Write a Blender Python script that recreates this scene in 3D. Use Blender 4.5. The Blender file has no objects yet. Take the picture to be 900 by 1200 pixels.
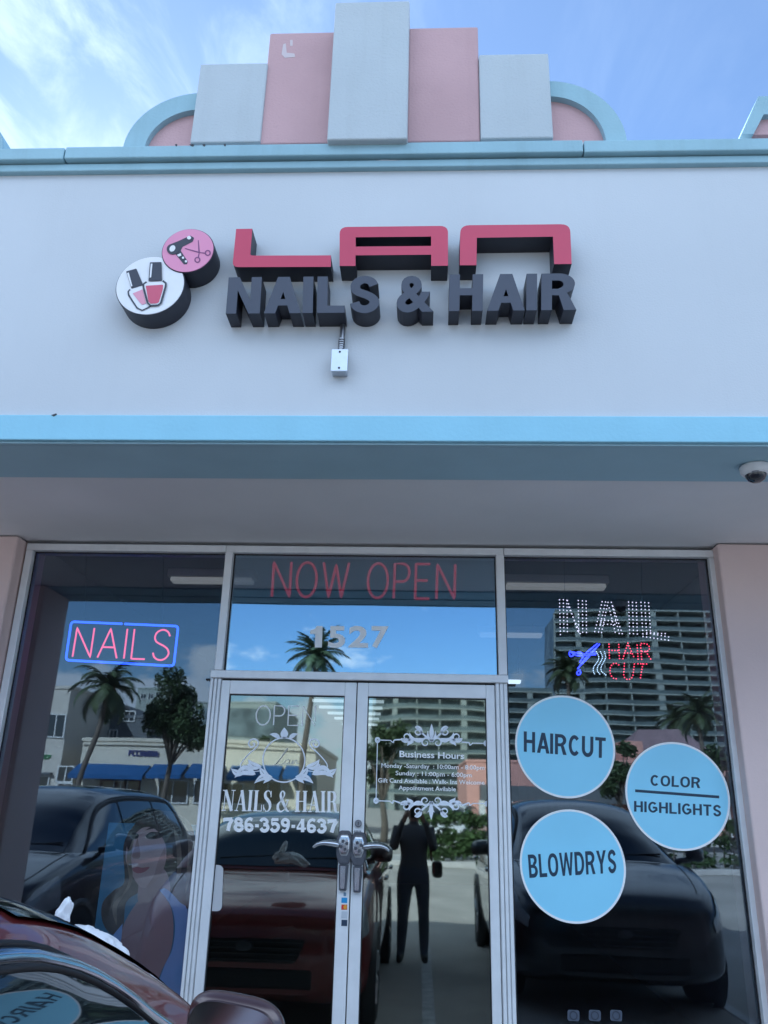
import bpy, bmesh, math, random
import numpy as np
from mathutils import Vector, Matrix, Euler
from mathutils import noise
from mathutils.geometry import tessellate_polygon
R = math.radians
random.seed(7)
scene = bpy.context.scene
col = scene.collection

# ------------------------------------------------------------------ camera
CAMH, CAMD = 1.6, 4.8                       # lens height, distance to the shop glass (Y = 0)
FPX = 944.0
PITCH, YAW, ROLL = R(19.97), R(-2.89), R(1.446)
fw = np.array([math.sin(YAW)*math.cos(PITCH), math.cos(YAW)*math.cos(PITCH), math.sin(PITCH)])
rt = np.cross(fw, [0, 0, 1.0]); rt /= np.linalg.norm(rt); up = np.cross(rt, fw)
RT = math.cos(ROLL)*rt + math.sin(ROLL)*up
UP = -math.sin(ROLL)*rt + math.cos(ROLL)*up
EYE = np.array([0, -CAMD, CAMH])
cam = bpy.data.cameras.new('camera'); camo = bpy.data.objects.new('camera', cam); col.objects.link(camo)
cam.sensor_fit = 'VERTICAL'; cam.sensor_height = 36; cam.lens = FPX/1200*36
cam.clip_start = 0.05; cam.clip_end = 3000
camo.matrix_world = Matrix(((RT[0], UP[0], -fw[0], EYE[0]), (RT[1], UP[1], -fw[1], EYE[1]), (RT[2], UP[2], -fw[2], EYE[2]), (0, 0, 0, 1)))
scene.camera = camo

def _ray(x, y): return fw*FPX + RT*(x-450) - UP*(y-600)
def P(x, y, Y=0.0):
    """survey point of the photograph on the vertical plane Y"""
    v = _ray(x, y); t = (CAMD+Y)/v[1]; p = EYE+v*t
    return Vector((float(p[0]), Y, float(p[2])))
def P2(x, y, Y=0.0):
    p = P(x, y, Y); return (p.x, p.z)
def Q(x, y, D):
    """survey point seen mirrored in the shop glass, D metres in front of the glass"""
    p = P(x, y, D); return Vector((p.x, -D, p.z))
def PZ(x, y, z):
    v = _ray(x, y); t = (z-CAMH)/v[2]; p = EYE+v*t
    return Vector((float(p[0]), float(p[1]), float(p[2])))

# ------------------------------------------------------------------ materials
MATS = {}
def mat(name, color, rough=0.6, metal=0.0, var=0.0, vscale=3.0, bump=0.0, bscale=60.0, spec=0.5, emit=None, estr=0.0, coat=0.0, streak=0.0, tint2=None):
    if name in MATS: return MATS[name]
    m = bpy.data.materials.new(name); m.use_nodes = True; MATS[name] = m
    nt = m.node_tree; b = nt.nodes['Principled BSDF']
    b.inputs['Base Color'].default_value = (*color, 1); b.inputs['Roughness'].default_value = rough
    b.inputs['Metallic'].default_value = metal; b.inputs['Specular IOR Level'].default_value = spec
    b.inputs['Coat Weight'].default_value = coat; b.inputs['Coat Roughness'].default_value = 0.03
    if emit:
        b.inputs['Emission Color'].default_value = (*emit, 1); b.inputs['Emission Strength'].default_value = estr
    tc = nt.nodes.new('ShaderNodeTexCoord')
    if var > 0 or streak > 0:
        no = nt.nodes.new('ShaderNodeTexNoise'); no.inputs['Scale'].default_value = vscale; no.inputs['Detail'].default_value = 6
        nt.links.new(tc.outputs['Object'], no.inputs['Vector'])
        mx = nt.nodes.new('ShaderNodeMix'); mx.data_type = 'RGBA'
        c2 = tint2 or tuple(c*(1-var) for c in color)
        c1 = color if tint2 else tuple(min(1, c*(1+var*0.5)) for c in color)
        mx.inputs[6].default_value = (*c2, 1); mx.inputs[7].default_value = (*c1, 1)
        rp = nt.nodes.new('ShaderNodeMapRange'); rp.inputs[1].default_value = 0.33; rp.inputs[2].default_value = 0.67
        nt.links.new(no.outputs['Fac'], rp.inputs[0]); nt.links.new(rp.outputs[0], mx.inputs[0])
        out = mx.outputs[2]
        if streak > 0:
            mp = nt.nodes.new('ShaderNodeMapping'); mp.inputs['Scale'].default_value = (5.0, 5.0, 0.35)
            nt.links.new(tc.outputs['Object'], mp.inputs['Vector'])
            n2 = nt.nodes.new('ShaderNodeTexNoise'); n2.inputs['Scale'].default_value = 1.6; n2.inputs['Detail'].default_value = 8; n2.inputs['Roughness'].default_value = 0.65
            nt.links.new(mp.outputs[0], n2.inputs['Vector'])
            r2 = nt.nodes.new('ShaderNodeMapRange'); r2.inputs[1].default_value = 0.5; r2.inputs[2].default_value = 0.78; r2.inputs[3].default_value = 0; r2.inputs[4].default_value = streak
            nt.links.new(n2.outputs['Fac'], r2.inputs[0])
            m2 = nt.nodes.new('ShaderNodeMix'); m2.data_type = 'RGBA'
            m2.inputs[7].default_value = (color[0]*0.45, color[1]*0.45, color[2]*0.42, 1)
            nt.links.new(r2.outputs[0], m2.inputs[0]); nt.links.new(out, m2.inputs[6]); out = m2.outputs[2]
        nt.links.new(out, b.inputs['Base Color'])
    if bump > 0:
        n3 = nt.nodes.new('ShaderNodeTexNoise'); n3.inputs['Scale'].default_value = bscale; n3.inputs['Detail'].default_value = 5
        nt.links.new(tc.outputs['Object'], n3.inputs['Vector'])
        bp = nt.nodes.new('ShaderNodeBump'); bp.inputs['Strength'].default_value = bump; bp.inputs['Distance'].default_value = 0.01
        nt.links.new(n3.outputs['Fac'], bp.inputs['Height']); nt.links.new(bp.outputs[0], b.inputs['Normal'])
    return m

def glass(name, refl, tcol, gcol=(0.92, 0.96, 1.0), wav=0.0, rough=0.0):
    """coated shop glass: part mirror, part tinted see-through"""
    if name in MATS: return MATS[name]
    m = bpy.data.materials.new(name); m.use_nodes = True; MATS[name] = m
    nt = m.node_tree; nt.nodes.clear()
    o = nt.nodes.new('ShaderNodeOutputMaterial'); mx = nt.nodes.new('ShaderNodeMixShader')
    t = nt.nodes.new('ShaderNodeBsdfTransparent'); t.inputs[0].default_value = (*tcol, 1)
    g = nt.nodes.new('ShaderNodeBsdfGlossy'); g.inputs['Color'].default_value = (*gcol, 1); g.inputs['Roughness'].default_value = rough
    fr = nt.nodes.new('ShaderNodeFresnel'); fr.inputs['IOR'].default_value = 1.45
    ma = nt.nodes.new('ShaderNodeMath'); ma.operation = 'ADD'; ma.use_clamp = True; ma.inputs[1].default_value = refl
    nt.links.new(fr.outputs[0], ma.inputs[0]); nt.links.new(ma.outputs[0], mx.inputs[0])
    nt.links.new(t.outputs[0], mx.inputs[1]); nt.links.new(g.outputs[0], mx.inputs[2]); nt.links.new(mx.outputs[0], o.inputs[0])
    if wav > 0:
        tc = nt.nodes.new('ShaderNodeTexCoord'); n = nt.nodes.new('ShaderNodeTexNoise'); n.inputs['Scale'].default_value = 1.3; n.inputs['Detail'].default_value = 1
        bp = nt.nodes.new('ShaderNodeBump'); bp.inputs['Strength'].default_value = wav; bp.inputs['Distance'].default_value = 0.02
        nt.links.new(tc.outputs['Object'], n.inputs['Vector']); nt.links.new(n.outputs['Fac'], bp.inputs['Height']); nt.links.new(bp.outputs[0], g.inputs['Normal'])
    return m

def emis(name, c, s):
    return mat(name, tuple(x*0.3 for x in c), 0.4, emit=c, estr=s)

white_wall = mat('white_stucco', (0.59, 0.615, 0.645), 0.9, var=0.05, vscale=0.7, bump=0.14, bscale=110, streak=0.035, spec=0.2)
white_panel = mat('white_panel_stucco', (0.50, 0.545, 0.57), 0.9, var=0.05, vscale=1.6, bump=0.3, bscale=80, streak=0.12, spec=0.2)
pink_panel = mat('pink_stucco', (0.54, 0.36, 0.37), 0.9, var=0.08, vscale=2.2, bump=0.3, bscale=80, streak=0.1, spec=0.2)
pink_pier = mat('pink_pier_paint', (0.77, 0.61, 0.575), 0.85, var=0.05, vscale=1.5, bump=0.2, bscale=70, spec=0.2)
blue_trim = mat('pale_blue_paint', (0.33, 0.49, 0.555), 0.75, var=0.10, vscale=2.0, bump=0.15, bscale=60, streak=0.22, spec=0.3)
blue_band = mat('sky_blue_band_paint', (0.33, 0.60, 0.74), 0.7, var=0.05, vscale=2.5, bump=0.15, bscale=60, streak=0.06, spec=0.3)
blue_soffit = mat('blue_soffit_paint', (0.42, 0.60, 0.69), 0.8, var=0.06, vscale=2, bump=0.1, spec=0.2)
grey_soffit = mat('grey_soffit_paint', (0.81, 0.81, 0.82), 0.85, var=0.05, vscale=1.5, bump=0.1, spec=0.2)
alu = mat('painted_aluminium', (0.84, 0.85, 0.86), 0.35, 0.1, var=0.06, vscale=9, streak=0.12)
rubber = mat('black_gasket', (0.015, 0.016, 0.02), 0.6)
steel = mat('satin_steel', (0.30, 0.31, 0.34), 0.3, 0.9, var=0.1, vscale=30)
dark_steel = mat('dark_gap', (0.02, 0.02, 0.025), 0.6)
char_face = mat('charcoal_letter_face', (0.052, 0.06, 0.088), 0.5, var=0.05, vscale=6)
char_side = mat('dark_letter_return', (0.022, 0.024, 0.038), 0.5, var=0.1, vscale=6)
red_face = mat('crimson_letter_face', (0.50, 0.035, 0.095), 0.35, var=0.04, vscale=5)
disc_white = mat('white_acrylic', (0.78, 0.78, 0.80), 0.35, var=0.03, vscale=5)
disc_pink = mat('pink_acrylic', (0.70, 0.26, 0.42), 0.35, var=0.03, vscale=5)
ink = mat('dark_ink', (0.03, 0.035, 0.055), 0.5)
polish_red = mat('polish_red', (0.55, 0.08, 0.15), 0.4)
polish_pink = mat('polish_pink', (0.70, 0.30, 0.40), 0.4)
vinyl = mat('white_vinyl', (0.95, 0.95, 0.95), 0.5, var=0.03, vscale=40)
vinyl_lilac = mat('frosted_vinyl', (0.84, 0.87, 0.93), 0.5, var=0.08, vscale=40)
vinyl_dim = mat('worn_white_vinyl', (0.82, 0.83, 0.82), 0.5)
sticker = mat('sky_blue_vinyl', (0.36, 0.76, 0.98), 0.45, var=0.04, vscale=3)
sticker_ink = mat('navy_print', (0.02, 0.045, 0.085), 0.5)
G_side = glass('dark_mirror_glass', 0.06, (0.86, 0.90, 0.94), (0.80, 0.91, 1.0), 0.08, 0.012)
G_tran = glass('transom_glass', 0.33, (0.66, 0.71, 0.78), (0.70, 0.88, 1.0), 0.04, 0.012)
G_door = glass('green_door_glass', 0.175, (0.63, 0.68, 0.68), (0.94, 0.99, 0.90), 0.12, 0.02)

# ------------------------------------------------------------------ mesh helpers
ORG = {}
class MB:
    def __init__(self): self.v = []; self.f = []; self.m = []; self.lift = 0.0
    def add(self, vs, fs, mi=0):
        b = len(self.v); self.v += [tuple(map(float, p)) for p in vs]
        for f in fs: self.f.append([i+b for i in f]); self.m.append(mi)
    def box(self, x0, x1, y0, y1, z0, z1, mi=0):
        x0, x1 = min(x0, x1), max(x0, x1); y0, y1 = min(y0, y1), max(y0, y1); z0, z1 = min(z0, z1), max(z0, z1)
        self.add([(x0,y0,z0),(x1,y0,z0),(x1,y1,z0),(x0,y1,z0),(x0,y0,z1),(x1,y0,z1),(x1,y1,z1),(x0,y1,z1)],
                 [(0,3,2,1),(4,5,6,7),(0,1,5,4),(1,2,6,5),(2,3,7,6),(3,0,4,7)], mi); return self
    def bbox(self, x0, x1, y0, y1, z0, z1, c=0.006, mi=0):
        """box with all edges chamfered"""
        bm = bmesh.new(); bmesh.ops.create_cube(bm, size=1)
        bmesh.ops.scale(bm, vec=(abs(x1-x0), abs(y1-y0), abs(z1-z0)), verts=bm.verts)
        bmesh.ops.translate(bm, vec=((x0+x1)/2, (y0+y1)/2, (z0+z1)/2), verts=bm.verts)
        bmesh.ops.bevel(bm, geom=bm.edges[:], offset=c, segments=2, affect='EDGES', profile=0.5)
        self.from_bm(bm, mi); return self
    def from_bm(self, bm, mi=0, M=None):
        if M is not None: bmesh.ops.transform(bm, matrix=M, verts=bm.verts)
        bm.verts.index_update()
        self.add([v.co[:] for v in bm.verts], [[v.index for v in f.verts] for f in bm.faces], mi); bm.free()
    def prism(self, loops, y0, y1, mi=0, ms=None):
        """loops of (x,z): outline and holes; front at y0, back at y1"""
        ms = mi if ms is None else ms
        flat = [p for l in loops for p in l]; n = len(flat)
        tri = tessellate_polygon([[Vector((p[0], p[1], 0)) for p in l] for l in loops])
        vs = [(p[0], y0, p[1]) for p in flat]+[(p[0], y1, p[1]) for p in flat]
        b = len(self.v); self.v += vs
        for t in tri:
            a, c, d = t
            ar = (flat[c][0]-flat[a][0])*(flat[d][1]-flat[a][1])-(flat[c][1]-flat[a][1])*(flat[d][0]-flat[a][0])
            if ar < 0: t = (a, d, c)
            self.f.append([b+i for i in t]); self.m.append(mi)
            self.f.append([b+n+i for i in reversed(t)]); self.m.append(ms)
        o = 0
        for l in loops:
            k = len(l)
            for i in range(k):
                j = (i+1) % k; self.f.append([b+o+i, b+n+o+i, b+n+o+j, b+o+j]); self.m.append(ms)
            o += k
    def tube(self, pts, r, n=8, mi=0, caps=True, closed=False):
        pts = [Vector(p) for p in pts]; k = len(pts)
        rs = r if hasattr(r, '__len__') else [r]*k
        rings = []; prev = None
        for i in range(k):
            if closed: t = (pts[(i+1) % k]-pts[i-1])
            else: t = (pts[min(i+1, k-1)]-pts[max(i-1, 0)])
            if t.length < 1e-9: t = Vector((0, 0, 1))
            t.normalize()
            if prev is None:
                a = Vector((0, 0, 1)) if abs(t.z) < 0.9 else Vector((1, 0, 0)); u = t.cross(a).normalized()
            else: u = (prev-t*prev.dot(t)).normalized()
            prev = u; w = t.cross(u)
            rings.append([pts[i]+(u*math.cos(2*math.pi*j/n)+w*math.sin(2*math.pi*j/n))*rs[i] for j in range(n)])
        b = len(self.v); self.v += [tuple(p) for rg in rings for p in rg]
        for i in range(k if closed else k-1):
            for j in range(n):
                a0 = b+i*n+j; a1 = b+i*n+(j+1) % n; i2 = (i+1) % k
                self.f.append([a0, a1, b+i2*n+(j+1) % n, b+i2*n+j]); self.m.append(mi)
        if caps and not closed:
            self.f.append([b+j for j in range(n)][::-1]); self.m.append(mi)
            self.f.append([b+(k-1)*n+j for j in range(n)]); self.m.append(mi)
        return self
    def ribbon(self, pts, ws, Y, th=0.0008, mi=0):
        """flat stroke cut from thin film on the plane Y; pts are (x,z), ws widths"""
        self.lift += 0.00012; y0 = Y-th-self.lift; k = len(pts)
        ws = ws if hasattr(ws, '__len__') else [ws]*k
        L = []; Rr = []
        for i in range(k):
            a = np.array(pts[max(i-1, 0)]); c = np.array(pts[min(i+1, k-1)]); t = c-a; t = t/(np.linalg.norm(t)+1e-12)
            nrm = np.array([-t[1], t[0]]); p = np.array(pts[i]); L.append(p+nrm*ws[i]/2); Rr.append(p-nrm*ws[i]/2)
        vs = [(p[0], y0, p[1]) for p in L]+[(p[0], y0, p[1]) for p in Rr]
        self.add(vs, [(i, i+1, k+i+1, k+i) for i in range(k-1)], mi)
    def lathe(self, prof, center, n=24, mi=0, axis='Z'):
        cx, cy, cz = center; rows = []
        for r, h in prof:
            for j in range(n):
                a = 2*math.pi*j/n; x, y = r*math.cos(a), r*math.sin(a)
                rows.append((cx+x, cy+y, cz+h) if axis == 'Z' else ((cx+h, cy+x, cz+y) if axis == 'X' else (cx+x, cy+h, cz+y)))
        fs = []
        for i in range(len(prof)-1):
            for j in range(n): fs.append((i*n+j, i*n+(j+1) % n, (i+1)*n+(j+1) % n, (i+1)*n+j))
        self.add(rows, fs, mi)
    def build(self, name, mats, parent=None, smooth=False, local=False, base=None):
        mats = mats if isinstance(mats, (list, tuple)) else [mats]
        if local: o0 = Vector((0, 0, 0))
        elif parent is not None: o0 = ORG[parent.name]
        else:
            a = np.array(self.v); o0 = Vector(((a[:, 0].min()+a[:, 0].max())/2, (a[:, 1].min()+a[:, 1].max())/2, a[:, 2].min()))
        me = bpy.data.meshes.new(name)
        me.from_pydata([(p[0]-o0.x, p[1]-o0.y, p[2]-o0.z) for p in self.v], [], self.f)
        for m in mats: me.materials.append(m)
        me.polygons.foreach_set('material_index', self.m)
        if smooth: me.polygons.foreach_set('use_smooth', [True]*len(me.polygons))
        me.update()
        ob = bpy.data.objects.new(name, me); col.objects.link(ob)
        if parent is not None: ob.parent = parent
        else: ob.location = o0
        ORG[ob.name] = o0
        return ob

def tag(o, label=None, cat=None, group=None, kind=None):
    if label: o['label'] = label
    if cat: o['category'] = cat
    if group: o['group'] = group
    if kind: o['kind'] = kind
    return o
def thing(name, label, cat, loc=(0, 0, 0), rz=0, group=None):
    o = bpy.data.objects.new(name, None); o.empty_display_size = 0.2; col.objects.link(o)
    o.location = loc; o.rotation_euler = (0, 0, rz); ORG[o.name] = Vector(loc)
    return tag(o, label, cat, group)
def smooth_by_angle(o, ang=40):
    me = o.data; me.polygons.foreach_set('use_smooth', [True]*len(me.polygons))
    bm = bmesh.new(); bm.from_mesh(me)
    for e in bm.edges:
        if len(e.link_faces) == 2 and e.calc_face_angle(0) > R(ang): e.smooth = False
    bm.to_mesh(me); bm.free(); return o

def catmull(pts, n=6):
    pts = [np.array(p, float) for p in pts]
    if len(pts) < 3: return [tuple(p) for p in pts]
    ex = [2*pts[0]-pts[1]]+pts+[2*pts[-1]-pts[-2]]; out = []
    for i in range(1, len(ex)-2):
        p0, p1, p2, p3 = ex[i-1:i+3]
        for k in range(n):
            t = k/n
            out.append(0.5*((2*p1)+(-p0+p2)*t+(2*p0-5*p1+4*p2-p3)*t*t+(-p0+3*p1-3*p2+p3)*t**3))
    out.append(pts[-1]); return [tuple(p) for p in out]
def arc(cx, cy, rx, ry, a0, a1, n=14):
    return [(cx+rx*math.cos(R(a0+(a1-a0)*i/n)), cy+ry*math.sin(R(a0+(a1-a0)*i/n))) for i in range(n+1)]
def rounded(pts, r, n=5):
    """round the corners of a polygon"""
    out = []; k = len(pts)
    for i in range(k):
        p = np.array(pts[i], float); ri = r[i] if hasattr(r, '__len__') else r
        if ri <= 0: out.append(tuple(p)); continue
        a = np.array(pts[i-1], float)-p; c = np.array(pts[(i+1) % k], float)-p
        pa = p+a/np.linalg.norm(a)*ri; pc = p+c/np.linalg.norm(c)*ri
        for j in range(n+1):
            t = j/n; out.append(tuple((1-t)**2*pa+2*t*(1-t)*p+t*t*pc))
    return out

# single-line letters: width, list of strokes in a box 1 high
def S_pts(w=0.62): return [(x*w, y) for x, y in ((0.96,0.80),(0.84,0.93),(0.62,1.0),(0.38,0.99),(0.15,0.90),(0.06,0.75),(0.15,0.61),(0.38,0.53),(0.65,0.46),(0.88,0.36),(0.97,0.22),(0.85,0.08),(0.62,0.0),(0.36,0.0),(0.13,0.08),(0.03,0.22))]
GL = {
 'A': (0.72, [[(0,0),(0.36,1),(0.72,0)], [(0.13,0.36),(0.59,0.36)]]),
 'C': (0.70, [arc(0.36,0.5,0.35,0.5,52,308)]),
 'E': (0.55, [[(0.53,1),(0,1),(0,0),(0.53,0)], [(0,0.52),(0.45,0.52)]]),
 'H': (0.62, [[(0,0),(0,1)], [(0.62,0),(0.62,1)], [(0,0.5),(0.62,0.5)]]),
 'I': (0.0, [[(0,0),(0,1)]]),
 'L': (0.5, [[(0,1),(0,0),(0.5,0)]]),
 'N': (0.66, [[(0,0),(0,1),(0.66,0),(0.66,1)]]),
 'O': (0.74, [arc(0.37,0.5,0.37,0.5,90,450,28)]),
 'P': (0.55, [[(0,0),(0,1),(0.3,1)]+arc(0.3,0.74,0.25,0.26,90,-90,10)+[(0,0.48)]]),
 'R': (0.58, [[(0,0),(0,1),(0.3,1)]+arc(0.3,0.75,0.25,0.25,90,-90,10)+[(0,0.5)], [(0.3,0.5),(0.58,0)]]),
 'S': (0.62, [catmull(S_pts(), 3)]),
 'T': (0.6, [[(0,1),(0.6,1)], [(0.3,1),(0.3,0)]]),
 'U': (0.62, [[(0,1),(0,0.3)]+arc(0.31,0.3,0.31,0.3,180,360,12)+[(0.62,1)]]),
 'W': (0.95, [[(0,1),(0.24,0),(0.475,0.95),(0.71,0),(0.95,1)]]),
 ' ': (0.25, []),
}
def line_text(s, gap=0.2):
    """strokes of a word in a unit-height box, and its width"""
    x = 0; out = []
    for ch in s:
        w, st = GL[ch]; out.append([[(px+x, py) for px, py in p] for p in st]); x += w+gap
    return out, x-gap
class Quad:
    """map (u,v) in 0..1 to the parallelogram-like patch seen at four photo points on plane Y"""
    def __init__(self, bl, br, tl, tr, Y): self.c = [P(*q, Y) for q in (bl, br, tl, tr)]; self.Y = Y
    def __call__(self, u, v):
        a, b, c, d = self.c; p = a*(1-u)*(1-v)+b*u*(1-v)+c*(1-u)*v+d*u*v; return (p.x, p.z)
def dens(p, n=4):
    out = []
    for a, b in zip(p[:-1], p[1:]):
        for i in range(n): out.append((a[0]+(b[0]-a[0])*i/n, a[1]+(b[1]-a[1])*i/n))
    out.append(p[-1]); return out

_tc = {}
def font_poly(s, bold=0.0, spacing=1.0):
    """triangles of a word in the built-in face: verts scaled so that cap height = 1, width = bbox"""
    key = (s, bold, spacing)
    if key in _tc: return _tc[key]
    def grab(t):
        cu = bpy.data.curves.new('tmp', 'FONT'); cu.body = t; cu.offset = bold; cu.space_character = spacing; cu.resolution_u = 4
        ob = bpy.data.objects.new('tmp', cu); col.objects.link(ob)
        dg = bpy.context.evaluated_depsgraph_get(); me = bpy.data.meshes.new_from_object(ob.evaluated_get(dg))
        v = [(p.co.x, p.co.y) for p in me.vertices]; f = [list(p.vertices) for p in me.polygons]
        bpy.data.objects.remove(ob); bpy.data.curves.remove(cu); bpy.data.meshes.remove(me); return v, f
    hv, _ = grab('H'); h0 = min(p[1] for p in hv); h1 = max(p[1] for p in hv)
    v, f = grab(s); x0 = min(p[0] for p in v); x1 = max(p[0] for p in v)
    uv = [((p[0]-x0)/(x1-x0), (p[1]-h0)/(h1-h0)) for p in v]
    # weld
    key2 = {}; idx = []; nv = []
    for p in uv:
        k = (round(p[0], 5), round(p[1], 5))
        if k not in key2: key2[k] = len(nv); nv.append(p)
        idx.append(key2[k])
    nf = []
    for q in f:
        g = [idx[i] for i in q]
        if len(set(g)) == len(g): nf.append(g)
    _tc[key] = (nv, nf); return _tc[key]
def put_text(mb, s, quad, y0, y1=None, bold=0.0, mi=0, ms=None, spacing=1.0, comp=False):
    """set a word into a Quad; y1 gives it a depth. comp=True: return list of separate letters instead"""
    uv, fs = font_poly(s, bold, spacing)
    pts = [quad(*p) for p in uv]; n = len(pts)
    if y1 is None: mb.lift += 0.00012; y0 = y0-mb.lift; 
    b = len(mb.v); mb.v += [(p[0], y0, p[1]) for p in pts]
    if y1 is not None: mb.v += [(p[0], y1, p[1]) for p in pts]
    cnt = {}
    for f in fs:
        a, c, d = f[:3]
        ar = sum(pts[f[i]][0]*pts[f[(i+1) % len(f)]][1]-pts[f[(i+1) % len(f)]][0]*pts[f[i]][1] for i in range(len(f)))
        if ar < 0: f = f[::-1]
        mb.f.append([b+i for i in f]); mb.m.append(mi)
        if y1 is not None:
            for i in range(len(f)):
                e = (f[i], f[(i+1) % len(f)]); cnt[e] = 1
    if y1 is not None:
        for (i, j) in cnt:
            if (j, i) not in cnt:
                mb.f.append([b+j, b+i, b+n+i, b+n+j]); mb.m.append(mi if ms is None else ms)

# ------------------------------------------------------------------ bold sans capitals as outlines
def stroke_outline(pts, t):
    k = len(pts); L, Rr = [], []
    for i in range(k):
        a = np.array(pts[max(i-1, 0)], float); c = np.array(pts[min(i+1, k-1)], float); d_ = (c-a)/(np.linalg.norm(c-a)+1e-12)
        n_ = np.array([-d_[1], d_[0]]); p = np.array(pts[i], float); L.append(tuple(p+n_*t/2)); Rr.append(tuple(p-n_*t/2))
    return L+Rr[::-1]
def bold_glyph(ch, t):
    """(advance width, outline, holes) in a box 1 high"""
    h = t*0.86
    if ch == 'I': return t, [(0,0),(0,1),(t,1),(t,0)], []
    if ch == 'L': w = .60; return w, [(0,0),(0,1),(t,1),(t,h),(w,h),(w,0)], []
    if ch == 'T': w = .66; return w, [(0,1),(w,1),(w,1-h),(w/2+t/2,1-h),(w/2+t/2,0),(w/2-t/2,0),(w/2-t/2,1-h),(0,1-h)], []
    if ch == 'H':
        w = .72; a, c = .5-h/2+.02, .5+h/2+.02
        return w, [(0,0),(0,1),(t,1),(t,c),(w-t,c),(w-t,1),(w,1),(w,0),(w-t,0),(w-t,a),(t,a),(t,0)], []
    if ch == 'N': w = .74; return w, [(0,0),(0,1),(t*1.1,1),(w-t,.36),(w-t,1),(w,1),(w,0),(w-t*1.1,0),(t,.64),(t,0)], []
    if ch == 'A':
        w = .80; s = t*1.08; a = w/2-t*.58; k = a; y0 = .21; y1 = y0+h*.9
        return w, [(0,0),(a,1),(w-a,1),(w,0),(w-s,0),(w-s-k*y0,y0),(s+k*y0,y0),(s,0)], [[(s+k*y1,y1),(w-s-k*y1,y1),(w/2,(w/2-s)/k)]]
    if ch == 'W':
        w = 1.08; s = t*.98; q = .27
        return w, [(0,1),(s,1),(q+.02,.30),(w/2-s*.42,1),(w/2+s*.42,1),(w-q-.02,.30),(w-s,1),(w,1),(w-q+s*.42,0),(w-q-s*.5,0),(w/2,.66),(q+s*.5,0),(q-s*.42,0)], []
    if ch == 'Y': w = .76; return w, [(0,1),(t*1.1,1),(w/2,.60),(w-t*1.1,1),(w,1),(w/2+t/2,.40),(w/2+t/2,0),(w/2-t/2,0),(w/2-t/2,.40)], []
    if ch == 'O':
        w = .80; f = lambda rx, ry: [(w/2+rx*math.copysign(abs(math.cos(a))**.88, math.cos(a)), .5+ry*math.copysign(abs(math.sin(a))**.88, math.sin(a))) for a in np.linspace(0, 2*math.pi, 36, endpoint=False)]
        return w, f(w/2, .5), [f(w/2-t, .5-h)]
    if ch == 'C': w = .73; return w, stroke_outline(arc(w/2+.01, .5, w/2-t/2, .5-h/2, 44, 316, 26), t*.95), []
    if ch == 'G': w = .78; return w, stroke_outline(arc(w/2, .5, w/2-t/2, .5-h/2, 44, 318, 24)+[(w-t/2,.24),(w-t/2,.40),(w-t/2-.012,.455),(w*.74,.47),(w*.50,.47)], t*.93), []
    if ch == 'U': w = .72; return w, stroke_outline([(t/2,1),(t/2,.6),(t/2,.36)]+arc(w/2, .36, w/2-t/2, .36-h/2, 180, 360, 16)[1:-1]+[(w-t/2,.36),(w-t/2,.6),(w-t/2,1)], t), []
    if ch == 'S':
        w = .68; p = catmull([(x/0.62, y) for x, y in S_pts()], 4)
        return w, stroke_outline([(t/2+x*(w-t), h/2+y*(1-h)) for x, y in p], t*.93), []
    if ch == 'D':
        w = .74; o = [(0,0),(0,1),(w*.45,1)]+arc(w*.45, .5, w*.55, .5, 90, -90, 18)[1:-1]+[(w*.45,0)]
        i = [(t,h),(t,1-h),(w*.45,1-h)]+arc(w*.45, .5, w*.55-t, .5-h, 90, -90, 16)[1:-1]+[(w*.45,h)]; return w, o, [i]
    if ch == 'B':
        w = .70; o = [(0,0),(0,1),(w*.5,1)]+arc(w*.5, .755, w*.46, .245, 90, -62, 12)[1:]+arc(w*.5, .275, w*.5, .275, 62, -90, 12)[0:-1]+[(w*.5,0)]
        return w, o, [[(t,.56),(t,1-h),(w*.48,1-h)]+arc(w*.48, .78-h*.25, w*.46-t, .22-h*.72, 90, -90, 8)[1:-1]+[(w*.48,.56)], [(t,h),(t,.56-h*.85),(w*.48,.56-h*.85)]+arc(w*.48, (.56+h*.15)/2, w*.5-t, (.56-h*1.85)/2, 90, -90, 8)[1:-1]+[(w*.48,h)]]
    if ch == 'R':
        w = .74; o = [(0,0),(0,1),(w*.5,1)]+arc(w*.5, .715, w*.46, .285, 90, -60, 14)[1:]+[(w*.80,.36),(w,0),(w-t*1.18,0),(w*.5,.40),(t,.40),(t,0)]
        return w, o, [[(t,.40+h*.9),(t,1-h),(w*.48,1-h)]+arc(w*.48, .70, w*.46-t, .30-h, 90, -90, 8)[1:-1]+[(w*.48,.40+h*.9)]]
def bold_word(word, quad, t, gap=0.13):
    """outline loops of each letter set into a Quad"""
    x = 0; gs = []
    for ch in word:
        w, o, hs = bold_glyph(ch, t); gs.append((x, o, hs)); x += w+(gap*0.35 if ch in 'A' else gap)
    W = x-gap
    return [[[quad((px_+x0)/W, py) for px_, py in l] for l in [o]+hs] for x0, o, hs in gs]

# ================================================================== THE SHOP
YF = -1.545          # plane of the upper front, Y = 0 is the shop glass
ZS = 3.11            # soffit height
shop = thing('shop_building', 'white stucco nail salon front with pale blue trim and stepped pink and white parapet', 'building', (0, 0, 0))
b = MB(); b.box(-9, 9, YF, YF+0.22, ZS+0.1, 4.80); b.build('upper_wall', white_wall, shop)
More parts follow.
